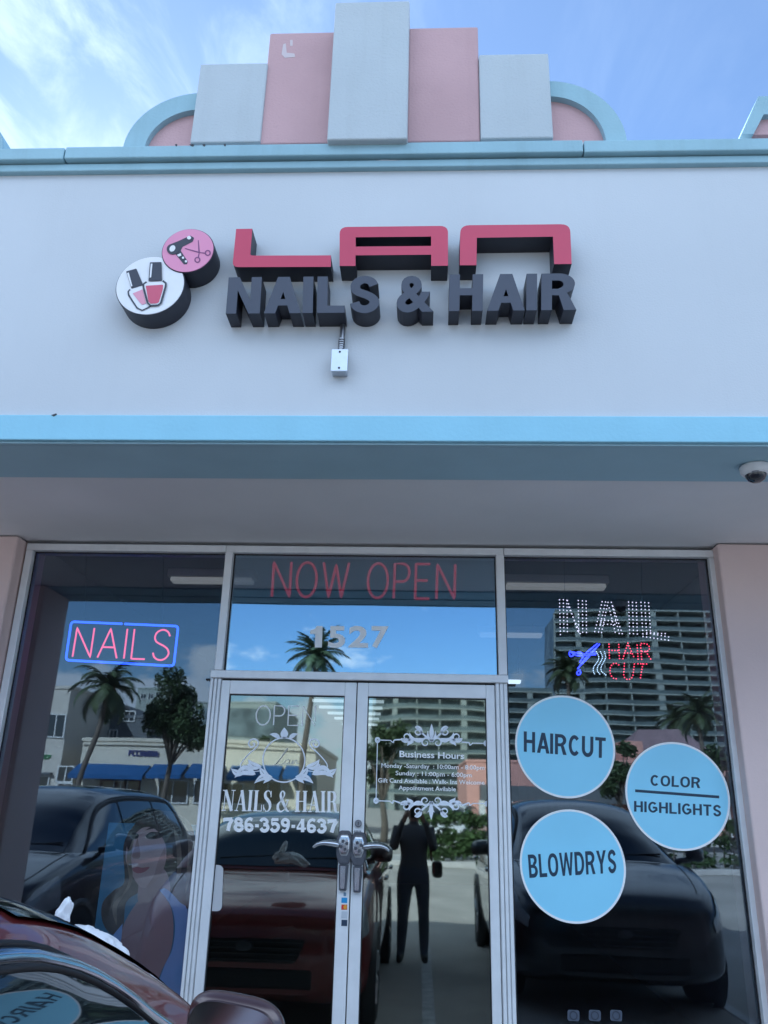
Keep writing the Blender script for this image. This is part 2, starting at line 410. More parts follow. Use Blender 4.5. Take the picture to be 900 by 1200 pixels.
# coping, two tiers, in lengths with open joints
zc0, zc1, zc2 = P(450, 201, YF).z, P(450, 186.5, YF-0.03).z, P(450, 168, YF-0.06).z
b = MB()
xs = [-9, P(84, 175, YF).x, P(680, 165, YF).x, 9]
for i, (xa, xb) in enumerate(zip(xs[:-1], xs[1:])):
    b.bbox(xa+0.003, xb-0.003, YF-0.062, YF+0.5, zc1+(0.002 if i == 1 else -0.001), zc2+(0.004 if i == 1 else 0), 0.006)
b.build('coping', blue_trim, shop)
b = MB(); b.bbox(-9, 9, YF-0.032, YF+0.3, zc0, zc1-0.006, 0.006); b.build('lower_coping', blue_trim, shop)
# blue band and soffits
zb = P(450, 487, YF-0.02).z
b = MB(); b.bbox(-9, 9, YF-0.022, YF+0.2, ZS, zb, 0.005); b.build('blue_band', blue_band, shop)
b = MB(); b.box(-9, 9, YF+0.0, YF+0.02, ZS-0.008, ZS-0.0005); b.build('drip_edge', blue_soffit, shop)
b = MB(); b.box(-9, 9, YF+0.205, -1.116, ZS+0.002, ZS+0.15); b.box(-9, 9, YF+0.03, YF+0.2, ZS-0.004, ZS-0.0008); b.build('blue_soffit', blue_soffit, shop)
b = MB(); b.box(-9, 9, -1.113, 0.3, ZS+0.012, ZS+0.16); b.build('grey_soffit', grey_soffit, shop)
# stepped parapet: each slab its own plane and depth
def slab(name, xa, xb, ztop, y0, y1, m, lip=False):
    b = MB(); z0 = 4.80
    b.bbox(xa, xb, y0, y1, (P(430, 163, y0).z if lip else z0), ztop, 0.008)
    return b.build(name, m, shop)
def X(x, y, Y): return P(x, y, Y).x
slab('white_slab', X(393, 3, YF-0.10), X(480, 1, YF-0.10), P(437, 1.5, YF-0.10).z, YF-0.10, YF+0.25, white_panel, True)
slab('pink_slab', X(316.5, 39, YF-0.02), X(393, 37, YF-0.10)+0.005, P(355, 38, YF-0.02).z, YF-0.02, YF+0.24, pink_panel)
slab('pink_slab', X(480, 35, YF-0.10)-0.005, X(560, 30, YF-0.02), P(521, 32, YF-0.02).z, YF-0.02, YF+0.24, pink_panel)
slab('white_slab', X(235, 74, YF-0.035), X(314.5, 74, YF-0.02)-0.0, P(275, 74, YF-0.035).z, YF-0.035, YF+0.22, white_panel)
slab('white_slab', X(561, 65, YF-0.02)+0.0, X(642.5, 61, YF-0.035), P(602, 63, YF-0.035).z, YF-0.035, YF+0.22, white_panel)
def arch(x_out, x_in, z_top, t, sgn):
    """quarter-round parapet shoulder: blue rim and pink infill. x_in = straight side, x_out = foot"""
    z0 = 4.80; w = abs(x_out-x_in); h = z_top-z0
    o = [(x_in+sgn*w*math.cos(R(a)), z0+h*math.sin(R(a))) for a in range(0, 91, 5)]
    w2, h2 = w-t, h-t
    i_ = [(x_in+sgn*w2*math.cos(R(a)), z0+h2*math.sin(R(a))) for a in range(0, 91, 5)]
    b = MB(); b.prism([o+i_[::-1]], YF+0.0, YF+0.22); b.build('arch_rim', blue_trim, shop)
    b = MB(); b.prism([i_+[(x_in, z0)]], YF+0.035, YF+0.2); b.build('arch_infill', pink_panel, shop)
arch(X(145, 168, YF), X(231, 150, YF), P(231, 109, YF).z, 0.115, -1)
arch(X(734, 158, YF), X(645, 150, YF), P(645, 95, YF).z, 0.105, 1)
# neighbouring ornament at the right edge: blue rim with a slanted shoulder round a pink face
r_o = [(869, 157), (888.5, 113), (1180, 102), (1204, 152)]; r_i = [(1188, 152), (1172, 124), (895, 134), (883, 157)]
b = MB(); b.prism([[P2(x, y, YF) for x, y in r_o+r_i]], YF, YF+0.3); b.build('arch_rim', blue_trim, shop)
b = MB(); b.prism([[P2(x, y, YF+0.03) for x, y in [(882, 157), (895, 132), (1173, 122), (1190, 152)]]], YF+0.035, YF+0.28); b.build('arch_infill', pink_panel, shop)
arch(X(4, 168, YF), X(-95, 150, YF), P(-95, 120, YF).z, 0.11, 1)
# chipped and patched paint
chip = mat('exposed_chip', (0.06, 0.065, 0.075), 0.9); scar = mat('pale_filler', (0.60, 0.52, 0.53), 0.9)
def spot(m, pts, Y, nm='paint_chip'):
    b = MB(); b.prism([[P2(x, y, Y) for x, y in pts]], Y-0.0015, Y-0.0003); b.build(nm, m, shop)
for x0, w_ in ((222, 6), (237, 4), (205, 3), (262, 3)): spot(chip, [(x0, 169.6), (x0+w_*.6, 168.8), (x0+w_, 169.8), (x0+w_*.7, 172-0.3*(w_ < 4)), (x0+w_*.3, 171.2)], YF-0.062)
spot(chip, [(60, 486.5), (66, 484.5), (67, 486), (63, 488.2)], YF-0.022)
spot(scar, [(332, 52), (335, 51), (336, 62), (345, 63), (346, 67), (334, 68), (330, 64)], YF-0.02, 'paint_patch'); spot(scar, [(340, 47), (343, 47), (343, 54), (340, 54)], YF-0.02, 'paint_patch')
spot(mat('hairline_dark', (0.30, 0.31, 0.33), 0.9), [(440, 188.3), (448, 187.5), (470, 187.9), (462, 188.6)], YF-0.062)
# piers and canopy post beside the shopfront
xl, xr = X(20, 637, -0.15), X(841, 642, -0.13)
b = MB(); b.bbox(-9, xl, -0.15, 0.25, 0.15, ZS+0.005, 0.012); b.build('pier', pink_pier, shop)
b = MB(); b.bbox(xr, 9, -0.13, 0.25, 0.15, ZS+0.005, 0.012); b.build('pier', pink_pier, shop)
b = MB(); b.bbox(-3.45, -2.86, -1.50, -1.05, 0.15, ZS+0.001, 0.015); b.build('canopy_post', pink_pier, shop)
b = MB(); b.bbox(3.6, 4.2, -1.50, -1.05, 0.15, ZS+0.001, 0.015); b.build('canopy_post', pink_pier, shop)
# shell: roof, sides, room
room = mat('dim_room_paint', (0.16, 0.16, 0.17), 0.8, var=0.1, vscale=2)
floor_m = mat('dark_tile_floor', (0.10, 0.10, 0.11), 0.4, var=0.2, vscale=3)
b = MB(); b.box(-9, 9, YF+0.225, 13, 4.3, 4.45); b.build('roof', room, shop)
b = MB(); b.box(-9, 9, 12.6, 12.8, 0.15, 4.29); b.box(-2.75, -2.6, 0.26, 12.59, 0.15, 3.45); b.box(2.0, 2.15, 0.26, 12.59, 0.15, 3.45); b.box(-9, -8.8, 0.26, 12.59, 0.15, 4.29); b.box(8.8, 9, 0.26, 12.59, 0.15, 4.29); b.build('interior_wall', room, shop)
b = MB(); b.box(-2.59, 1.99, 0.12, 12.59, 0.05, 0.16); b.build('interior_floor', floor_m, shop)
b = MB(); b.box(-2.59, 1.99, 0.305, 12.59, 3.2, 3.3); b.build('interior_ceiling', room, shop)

# shopfront frame
z_gl_top = P(450, 650, -0.03).z
X0, X1 = X(40.4, 645, -0.03), X(829.5, 654, -0.03)
m1a, m1b, m2a, m2b = X(264.6, 648, -0.045), X(273.2, 649, -0.045), X(581, 652, -0.045), X(590.5, 652, -0.045)
zt_a, zt_b = P(420, 797.5, -0.04).z, P(420, 788.5, -0.04).z     # transom bar
def window(name, xa, xb, za, zb_, gm, frame_mb):
    fr = frame_mb.build(name, alu, shop)
    g = MB(); g.box(xa-0.008, xb+0.008, -0.004, 0.004, za-0.008, zb_+0.008); g.build('glass_pane', gm, fr)
    s = MB()                                                             # dark glazing gasket round the pane
    for (a, c, d, e) in ((xa, xb, za, za+0.006), (xa, xb, zb_-0.006, zb_), (xa, xa+0.006, za+0.006, zb_-0.006), (xb-0.006, xb, za+0.006, zb_-0.006)):
        s.box(a, c, -0.012, -0.0045, d, e)
    s.build('gasket', rubber, fr); return fr
f = MB(); f.bbox(X0-0.045, m1a-0.0, -0.05, 0.05, z_gl_top, z_gl_top+0.045, 0.004); f.bbox(X0-0.045, X0, -0.05, 0.05, 0.15, z_gl_top-0.001, 0.004); f.bbox(X0+0.001, m1a-0.04, -0.05, 0.05, 0.15, 0.25, 0.004)
window('window', X0, m1a-0.002, 0.25, z_gl_top, G_side, f)
f = MB(); f.bbox(m1a+0.001, m2b-0.001, -0.048, 0.05, z_gl_top, z_gl_top+0.045, 0.004)
f.bbox(m1a, m1b, -0.055, 0.05, zt_b+0.001, z_gl_top-0.001, 0.004); f.bbox(m2a, m2b, -0.055, 0.05, zt_b+0.001, z_gl_top-0.001, 0.004)
f.bbox(m1a-0.02, m2b+0.004, -0.06, 0.05, zt_a, zt_b, 0.004)
window('transom_window', m1b, m2a, zt_b, z_gl_top, G_tran, f)
f = MB(); f.bbox(m2b+0.001, X1+0.045, -0.05, 0.05, z_gl_top, z_gl_top+0.045, 0.004); f.bbox(X1, X1+0.03, -0.05, 0.05, 0.15, z_gl_top-0.001, 0.004); f.bbox(m2b+0.001, X1-0.001, -0.05, 0.05, 0.15, 0.25, 0.004)
window('window', m2b+0.002, X1, 0.25, z_gl_top, G_side, f)
# fluted door jambs
jl0, jl1 = X(236, 900, -0.05), X(236, 900, -0.05)+0.066
jr1 = X(599.5, 970, -0.05); jr0 = jr1-0.07
for (a, c) in ((jl0, jl1), (jr0, jr1)):
    f = MB(); f.box(a, c, -0.03, 0.05, 0.15, zt_a-0.001)
    w = (c-a)
    for k in range(3): f.bbox(a+w*(k/3)+0.003, a+w*((k+1)/3)-0.003, -0.05+0.004*k, -0.0305, 0.151, zt_a-0.002, 0.003)
    f.build('door_jamb', alu, shop)
gapx = X(413, 964, -0.04)
GZ = P(340, 814.5, -0.03).z
def door(xa, xb, hinge_left):
    st = 0.062
    f = MB(); za, zb2 = 0.165, zt_a-0.012
    sl, sr = (0.05, 0.068) if hinge_left else (0.062, 0.05)
    f.bbox(xa, xa+sl, -0.04, 0.01, za, zb2, 0.004); f.bbox(xb-sr, xb, -0.04, 0.01, za, zb2, 0.004)
    f.bbox(xa+sl+0.0005, xb-sr-0.0005, -0.039, 0.01, GZ, zb2, 0.004); f.bbox(xa+sl+0.0005, xb-sr-0.0005, -0.039, 0.01, za, 0.42, 0.004)
    d = f.build('door', alu, shop)
    g = MB(); g.box(xa+sl-0.005, xb-sr+0.005, -0.018, -0.012, 0.41, GZ+0.005); g.build('glass_pane', G_door, d)
    s = MB(); a, c = xa+sl, xb-sr
    for q in ((a, c, GZ-0.006, GZ), (a, a+0.005, 0.42, GZ-0.006), (c-0.005, c, 0.42, GZ-0.006)): s.box(q[0], q[1], -0.026, -0.0185, q[2], q[3])
    s.build('gasket', rubber, d)
    return d, a, c
ld, lga, lgc = door(jl1+0.004, gapx-0.003, True)
rd, rga, rgc = door(gapx+0.003, jr0-0.004, False)
b = MB(); b.box(gapx-0.0025, gapx+0.0025, -0.02, 0.01, 0.17, zt_a-0.014); b.build('meeting_seal', rubber, shop)
b = MB(); b.box(m1b-0.1, m2a+0.1, -0.02, 0.008, zt_a-0.0115, zt_a-0.0005); b.build('head_seal', rubber, shop)
b = MB(); b.bbox(jl0, jr1, -0.08, 0.08, 0.15, 0.163, 0.003); b.build('threshold', alu, shop)
YD = -0.018          # front of the door glass
pewter = mat('dark_pewter', (0.13, 0.135, 0.155), 0.38, 0.6, var=0.2, vscale=40); steel_b = mat('bright_satin_steel', (0.52, 0.54, 0.58), 0.24, 0.9, var=0.12, vscale=30)
def handle(d, cx, top, s):
    """cast escutcheon, hanging thumb grip and a lever reaching over the glass"""
    zc = P(403, 993, -0.07).z if s < 0 else P(420, 995, -0.07).z
    out = rounded([(cx-0.028, zc+0.085), (cx+0.028, zc+0.085), (cx+0.044, zc+0.04), (cx+0.042, zc-0.04), (cx+0.027, zc-0.085), (cx-0.027, zc-0.085), (cx-0.042, zc-0.04), (cx-0.044, zc+0.04)], 0.014)
    sh_ = lambda k, l: [(cx+(x-cx)*k, zc+(z-zc)*l) for x, z in out]
    b = MB(); b.prism([out], -0.062, -0.041); b.prism([sh_(0.93, 0.95)], -0.067, -0.0621); b.prism([sh_(0.84, 0.88)], -0.070, -0.0671)
    o = b.build('lever_handle', pewter, d); smooth_by_angle(o, 35)
    b = MB(); prev = None
    for q, (k, l, y) in enumerate(((0.74, 0.66, -0.0705), (0.70, 0.62, -0.075), (0.60, 0.54, -0.0785), (0.45, 0.42, -0.0805))):
        ring = [(cx+(x-cx)*k, y, zc+0.012+(z-zc)*l) for x, z in out]; n = len(ring); base = len(b.v); b.v += ring
        if q:
            for t_ in range(n): b.f.append([base-n+t_, base-n+(t_+1) % n, base+(t_+1) % n, base+t_]); b.m.append(0)
    b.f.append(list(range(len(b.v)-n, len(b.v)))); b.m.append(0)
    ro = b.build('rose', steel_b, o); smooth_by_angle(ro, 60)
    for q in range(4):
        a = q*1.57+0.4; b = MB(); b.lathe([(0.0, -0.006), (0.006, -0.006), (0.0085, -0.003), (0.0085, 0.002)], (cx+0.016*math.cos(a), -0.0805, zc+0.012+0.022*math.sin(a)), 12, 0, 'Y'); b.build('rose_button', pewter, ro)
    b = MB(); b.prism([rounded([(cx-0.026, zc-0.0865), (cx+0.026, zc-0.0865), (cx+0.019, zc-0.215), (cx-0.019, zc-0.215)], 0.006)], -0.068, -0.0412)
    b.prism([rounded([(cx-0.017, zc-0.094), (cx+0.012, zc-0.094), (cx+0.009, zc-0.205), (cx-0.013, zc-0.205)], 0.005)], -0.074, -0.0681, 1, 0)
    b.build('thumb_grip', [pewter, steel_b], o)
    L = [(cx+s*0.03, -0.075, zc+0.012), (cx+s*0.07, -0.085, zc+0.018), (cx+s*0.11, -0.09, zc+0.02), (cx+s*0.145, -0.086, zc+0.012), (cx+s*0.168, -0.078, zc-0.004)]
    b = MB(); b.tube(catmull(L, 5), [0.016]*3+[0.016-0.0005*i for i in range(18)], 12); b.build('lever', steel_b, o, True)
hx1, hx2 = X(403.5, 993, -0.06), X(420, 996, -0.06)
handle(ld, hx1, 0, -1); handle(rd, hx2, 0, 1)
b = MB(); p = P(420, 965, -0.05); b.lathe([(0.0, -0.012), (0.015, -0.012), (0.019, -0.008), (0.019, 0.009)], p, 20, 0, 'Y'); b.box(p.x-0.002, p.x+0.002, p.y-0.0145, p.y-0.0122, p.z-0.009, p.z+0.009, 1)
b.build('lock_cylinder', [steel, dark_steel], rd)
b = MB(); p = P(419, 975, -0.0415)
for k in range(5): b.box(p.x-0.018+0.008*k, p.x-0.013+0.008*k, -0.0412, -0.0401, p.z-0.012-0.002*(k % 2), p.z+0.008, 0)
b.build('worn_marks', mat('grey_scuff', (0.16, 0.17, 0.2), 0.6), rd)

# ------------------------------------------------------------------ raised roof-line signs on the upper front
YL = YF-0.115
def poly(pts, Y): return [(P(x, y, Y).x, P(x, y, Y).z) for x, y in pts]
sg = thing('letter_sign', 'three large crimson channel letters with dark sides above the charcoal words', 'sign', P(470, 313, YF))
def letter(parent, loops, fm):
    b = MB(); b.prism(loops, YL+0.006, YF+0.001, 0, 0); o = b.build('letter', char_side, parent)
    g = MB(); g.prism([[(x, z) for x, z in l] for l in loops], YL, YL+0.0055, 0, 1); g.build('letter_face', [fm, ink], o)
def rp(pts, r): return rounded(poly(pts, YL), r)
letter(sg, [rp([(276.7, 268.3), (295.7, 268.0), (293.2, 299.5), (387.8, 299.2), (387.8, 312.7), (272.3, 313)], [0, 0, 0.012, 0, 0, 0.03])], red_face)
letter(sg, [rp([(398, 311.6), (398, 266), (525, 264.6), (525, 311.4), (505.3, 311.5), (505.3, 298.4), (416.6, 299.2), (416.6, 311.7)], [0, 0.04, 0.04, 0, 0, 0, 0, 0]),
            poly([(416.8, 278), (505.2, 277.2), (505.2, 288.2), (416.8, 289)], YL)], red_face)
letter(sg, [rp([(538.8, 310.8), (539.4, 264), (668, 262.6), (670, 309.3), (649.4, 309.5), (648, 277.3), (558.8, 278.6), (558.4, 310.8)], [0, 0.045, 0.045, 0, 0, 0, 0, 0])], red_face)
sg2 = thing('letter_sign', 'charcoal channel letters reading NAILS & HAIR under the crimson letters', 'sign', P(470, 365, YF))
def split_word(word, tl, tr, bl, br, bold=0.018, spacing=1.0):
    """each glyph of a word as an own letter part"""
    uvw, fsw = font_poly(word, bold, spacing)
    # islands
    par = list(range(len(uvw)))
    def fd(i):
        while par[i] != i: par[i] = par[par[i]]; i = par[i]
        return i
    for f_ in fsw:
        for k in f_[1:]: par[fd(k)] = fd(f_[0])
    q = Quad(bl, br, tl, tr, YL); isl = {}
    for f_ in fsw: isl.setdefault(fd(f_[0]), []).append(f_)
    for key, fs in isl.items():
        ids = sorted({i for f_ in fs for i in f_}); mp = {i: k for k, i in enumerate(ids)}
        pts = [q(*uvw[i]) for i in ids]; n = len(pts)
        b = MB(); b.v = [(p[0], YL+0.004, p[1]) for p in pts]+[(p[0], YF+0.001, p[1]) for p in pts]
        g = MB(); g.v = [(p[0], YL, p[1]) for p in pts]+[(p[0], YL+0.0036, p[1]) for p in pts]
        ed = {}
        for f_ in fs:
            h = [mp[i] for i in f_]
            ar = sum(pts[h[i]][0]*pts[h[(i+1) % len(h)]][1]-pts[h[(i+1) % len(h)]][0]*pts[h[i]][1] for i in range(len(h)))
            if ar < 0: h = h[::-1]
            for m_ in (b, g): m_.f.append(h); m_.m.append(0)
            for i in range(len(h)): ed[(h[i], h[(i+1) % len(h)])] = 1
        for (i, j) in ed:
            if (j, i) not in ed:
                for m_ in (b, g): m_.f.append([j, i, n+i, n+j]); m_.m.append(0)
        o = b.build('letter', char_side, sg2); g.build('letter_face', char_face, o)
for lp_ in bold_word('NAILS', Quad((264.5, 367.5), (446, 366), (268, 325), (445, 323.5), YL), 0.225, 0.09): letter(sg2, lp_, char_face)
split_word('&', (465.5, 322.8), (506, 322), (464.5, 365.8), (508, 365), 0.032)
for lp_ in bold_word('HAIR', Quad((526, 364.5), (675.5, 363), (526.8, 321.6), (675.5, 320.2), YL), 0.225, 0.09): letter(sg2, lp_, char_face)

def disc_sign(name, label, cx, cy, rx, Y0, fm):
    c = P(cx, cy, Y0); r = abs(P(cx+rx, cy, Y0).x-P(cx-rx, cy, Y0).x)/2
    t = thing(name, label, 'sign', (c.x, YF, c.z-r))
    circ = lambda rr: [(c.x+rr*math.cos(2*math.pi*i/64), c.z+rr*math.sin(2*math.pi*i/64)) for i in range(64)]
    b = MB(); b.prism([circ(r)], Y0+0.003, YF+0.001); o = b.build('cabinet', char_side, t); smooth_by_angle(o)
    g = MB(); g.prism([circ(r-0.004)], Y0-0.001, Y0+0.0025); fo = g.build('sign_face', fm, t)
    return t, fo, c, r
K = 135/900.0
def k4(x, y): return (130+x*K, 260+y*K)         # survey sheet of the round signs
t, fo, c, r = disc_sign('round_sign', 'white round cabinet sign with two nail polish bottles, touching the smaller pink one', *k4(306, 495), 40.3, YL, disc_white)
def film(parent, name, m, pts, Y, lift, th=0.0012):
    b = MB(); b.prism([[(P(x, y, Y).x, P(x, y, Y).z) for x, y in pts]], Y-lift-th, Y-lift); return b.build(name, m, parent)
YI = YL-0.001
bt = thing_b = film(fo, 'polish_bottle', disc_white, rounded([k4(150, 530), k4(245, 500), k4(305, 655), k4(245, 692), k4(200, 660), k4(138, 555)], 2.0), YI, 0.0002)
b = MB(); lo = [k4(*q) for q in ((150,530),(136,548),(140,575),(205,675),(245,694),(300,668),(318,655))]
b.ribbon([(P(*q, YI).x, P(*q, YI).z) for q in lo], 0.007, YI-0.002); b.build('outline', ink, fo)
film(fo, 'polish', polish_pink, [k4(172, 562), k4(250, 530), k4(275, 640), k4(245, 650), k4(225, 630)], YI, 0.0022)
film(fo, 'bottle_cap', ink, rounded([k4(120, 390), k4(200, 368), k4(254, 495), k4(162, 524)], 0.8), YI, 0.0022)
film(fo, 'cap_glint', disc_white, [k4(128, 405), k4(142, 400), k4(170, 505), k4(160, 510)], YI, 0.0036)
film(fo, 'polish_bottle', disc_white, rounded([k4(270, 478), k4(415, 470), k4(433, 490), k4(385, 650), k4(300, 655), k4(254, 500)], 1.5), YI, 0.0036)
b = MB(); lo = [k4(*q) for q in ((282,474),(256,492),(258,520),(290,640),(312,659),(370,656),(392,640),(430,510),(432,485),(408,466))]
b.ribbon([(P(*q, YI).x, P(*q, YI).z) for q in lo], 0.009, YI-0.005); b.build('outline', ink, fo)
film(fo, 'polish', polish_red, rounded([k4(275, 505), k4(410, 497), k4(408, 530), k4(378, 632), k4(362, 642), k4(312, 645), k4(296, 628)], 0.8), YI, 0.0052)
film(fo, 'bottle_cap', ink, rounded([k4(308, 322), k4(398, 320), k4(402, 465), k4(296, 468)], 0.8), YI, 0.0052)
film(fo, 'cap_glint', disc_white, [k4(315, 335), k4(328, 334), k4(318, 440), k4(306, 444)], YI, 0.0066)
YL2 = YL-0.006
t2, fo2, c2, r2 = disc_sign('round_sign', 'smaller pink round cabinet sign with a hair dryer and scissors', *k4(601, 223), 30.7, YL2, disc_pink)
YI2 = YL2-0.001
film(fo2, 'hair_dryer', ink, rounded([k4(455, 180), k4(530, 150), k4(620, 108), k4(650, 125), k4(640, 155), k4(560, 195), k4(545, 225), k4(600, 310), k4(595, 330), k4(570, 333), k4(505, 252), k4(470, 250), k4(440, 225)], 1.0), YI2, 0.0002)
cc = [k4(485+48*math.cos(a*0.26), 215+42*math.sin(a*0.26)) for a in range(24)]
film(fo2, 'dryer_nozzle', ink, cc, YI2, 0.0016)
film(fo2, 'dryer_vent', disc_white, [k4(482+22*math.cos(a*0.26)-6*math.sin(a*.26), 212+25*math.sin(a*0.26)) for a in range(24)], YI2, 0.003)
film(fo2, 'dryer_glint', disc_white, [k4(612+0+16*math.cos(a*0.26), 128+14*math.sin(a*0.26)) for a in range(24)], YI2, 0.003)
film(fo2, 'dryer_band', disc_white, [k4(518, 262), k4(548, 248), k4(552, 268), k4(530, 276)], YI2, 0.0031)
for q in ((565, 284), (588, 312)): film(fo2, 'dryer_button', disc_white, [k4(q[0]+9*math.cos(a*0.52), q[1]+9*math.sin(a*0.52)) for a in range(12)], YI2, 0.003)
b = MB()
for pts in ([(683, 145), (690, 245)], [(690, 245), (682, 282)], [(578, 208), (690, 240)], [(690, 240), (735, 246)]):
    q = [k4(*p_) for p_ in pts]; b.ribbon([(P(*s_, YI2).x, P(*s_, YI2).z) for s_ in q], [0.004, 0.007], YI2-0.0002)
for cx_, cy_ in ((676, 298), (757, 244)):
    q = [k4(cx_+19*math.cos(a*0.314), cy_+19*math.sin(a*0.314)) for a in range(21)]
    b.ribbon([(P(*s_, YI2).x, P(*s_, YI2).z) for s_ in q], 0.006, YI2-0.0002)
b.build('scissors', mat('plum_ink', (0.18, 0.05, 0.16), 0.5), fo2)

# junction box with conduit under the sign
p = P(398, 423, YF-0.05); q = P(402, 384, YF)
jb = thing('junction_box', 'small grey metal electrical box on the white wall below the letter sign', 'electrical box', (p.x, YF, p.z-0.07))
b = MB(); b.bbox(p.x-0.035, p.x+0.035, YF-0.055, YF-0.001, p.z-0.055, p.z+0.055, 0.004); b.build('box', mat('galvanised_grey', (0.5, 0.53, 0.58), 0.35, 0.5, var=0.1, vscale=20), jb)
b = MB(); b.bbox(p.x-0.038, p.x+0.038, YF-0.06, YF-0.0552, p.z-0.058, p.z+0.058, 0.003)
b.build('cover_plate', mat('bright_plate', (0.62, 0.68, 0.76), 0.3, 0.4, var=0.05, vscale=20), jb)
for zz in (-0.042, 0.042):
    b = MB(); b.lathe([(0.0, -0.0625), (0.005, -0.0625), (0.005, -0.0601)], (p.x, YF, p.z+zz), 10, 0, 'Y'); b.build('screw', dark_steel, jb)
b = MB(); b.tube([(p.x, YF-0.025, p.z+0.054), (p.x+0.002, YF-0.022, p.z+0.1), (p.x+0.004, YF-0.012, q.z+0.02)], 0.012, 10); 
for k in range(6): b.tube([(p.x+0.002, YF-0.022, p.z+0.066+0.012*k), (p.x+0.002, YF-0.022, p.z+0.071+0.012*k)], 0.016, 10)
b.build('conduit', steel, jb)

# security camera under the blue soffit
p = PZ(884, 546, ZS-0.004)
sc = thing('security_camera', 'white dome security camera under the blue soffit at the right', 'security camera', (p.x, p.y, ZS-0.07))
b = MB(); b.lathe([(0.0, -0.001), (0.062, -0.001), (0.066, -0.008), (0.064, -0.03), (0.055, -0.042), (0.047, -0.046)], (p.x, p.y, ZS-0.004), 32); b.build('housing', mat('white_plastic', (0.75, 0.76, 0.78), 0.4), sc, True)
b = MB(); b.lathe([(0.046, -0.044), (0.044, -0.055), (0.035, -0.070), (0.018, -0.080), (0.0, -0.082)], (p.x, p.y, ZS-0.004), 28); b.build('lens_dome', mat('smoked_dome', (0.02, 0.022, 0.03), 0.08, coat=0.6), sc, True)
b = MB(); b.lathe([(0.0, -0.0), (0.02, 0.0), (0.022, 0.004), (0.0, 0.004)], (p.x-0.012, p.y-0.03, ZS-0.052), 16); b.build('trim_ring', steel, sc, True)

# ------------------------------------------------------------------ signs in and on the glass
def pp(x, y, Y): p = P(x, y, Y); return (p.x, p.y, p.z)
neon_blue = emis('blue_neon', (0.05, 0.10, 1.0), 1.4)
neon_pink = emis('pink_neon', (1.0, 0.10, 0.17), 0.85)
clear = mat('clear_acrylic_edge', (0.05, 0.055, 0.07), 0.3)
# blue framed neon sign, left window
YN = 0.05
ns = thing('neon_sign', 'lit pink neon lettering NAILS in a blue neon rectangle, inside the left window', 'neon sign', P(142, 778, YN))
cor = [(83.6, 728.5), (208.9, 733.8), (203.5, 780.5), (77.0, 773.5)]
lp = rounded([P2(*q, YN) for q in cor], 0.022)
gap = P(146, 730.5, YN).x
i0 = min(range(len(lp)), key=lambda i: 1e3 if lp[i][1] < lp[0][1]-0.05 else abs(lp[i][0]-gap))
tp = dens(list(lp)+[lp[0]], 40); k0 = min(range(len(tp)), key=lambda i: (tp[i][0]-gap)**2+(tp[i][1]-P(146, 730.8, YN).z)**2)
tp = tp[:-1]; tp = tp[k0:]+tp[:k0]
b = MB(); b.tube([(x, YN, z) for x, z in tp], 0.007, 8); b.build('border_tube', neon_blue, ns, True)
qd = Quad((85, 769.5), (197.5, 773.5), (90.5, 735.5), (200.5, 738.5), YN)
st, w = line_text('NAILS', 0.27)
for letter_ in st:
    b = MB()
    for s_ in letter_:
        pts = [qd(x/w, y) for x, y in (dens(s_, 12) if len(s_) < 8 else dens(s_, 2))]
        b.tube([(x, YN, z) for x, z in pts], 0.0055, 8)
    b.build('letter_tube', neon_pink, ns, True)
b = MB()
for x, y in ((100, 729.5), (190, 733), (92, 774), (190, 779)):
    b = MB(); b.tube([pp(x, y, YN+0.004), pp(x, y, YN+0.05)], 0.006, 8); b.build('standoff', clear, ns)
for xa, xb in ((100, 101), (190, 192)):
    b = MB(); b.tube([pp(xa, 729+(xa > 150)*3, YN+0.05), pp(xb, 648, YN+0.05)], 0.0015, 6); b.build('hanging_wire', clear, ns)
# red NOW OPEN sign behind the transom
red_led = emis('dull_red_led', (0.85, 0.02, 0.04), 0.42)
qd = Quad((318.5, 699), (532.5, 702), (321, 658.5), (533.5, 661.5), 0.03)
no = thing('open_sign', 'thin red letters NOW OPEN along the top of the transom window', 'open sign', P(425, 702, 0.03))
st, w = line_text('NOW OPEN', 0.24)
for letter_ in st:
    if not letter_: continue
    b = MB()
    for s_ in letter_: b.tube([(p_[0], 0.03, p_[1]) for p_ in (qd(x/w, y) for x, y in (dens(s_, 14) if len(s_) < 12 else s_))], 0.0085, 8)
    b.build('letter_tube', red_led, no)
# street number
hn = thing('house_number', 'white street number 1527 on the transom glass', 'house number', P(408, 759, -0.006))
b = MB(); b.prism([[P2(x, y, -0.006) for x, y in ((371.2, 733.6), (378, 733.7), (377.2, 758.8), (368.8, 758.7), (369.5, 743), (363.2, 742.8), (363.6, 738.6), (369, 737.2))]], -0.0062, -0.0045); b.build('numeral', mat('bright_vinyl', (0.94, 0.95, 0.95), 0.5), hn)
for ch, xa, xb in (('5', 385, 405), ('2', 409, 432), ('7', 435.5, 455.3)):
    b = MB(); put_text(b, ch, Quad((xa-0.8, 758.6), (xb-0.8, 758.8), (xa, 733.6), (xb, 733.9), -0.006), -0.0062, -0.0045, 0.03); b.build('numeral', mat('bright_vinyl', (0.94, 0.95, 0.95), 0.5), hn)
# faint OPEN over the floral emblem
YV = YD-0.001
qd = Quad((299.5, 849.5), (369, 850.5), (301, 827), (369.8, 827.5), YV)
op = thing('open_lettering', 'thin pale outline letters OPEN at the top of the left door glass', 'lettering', P(334, 850, YV))
st, w = line_text('OPEN', 0.2)
for letter_ in st:
    b = MB()
    for s_ in letter_: b.ribbon([qd(x/w, y) for x, y in s_], 0.0075, YV)
    b.build('letter', vinyl_dim, op)

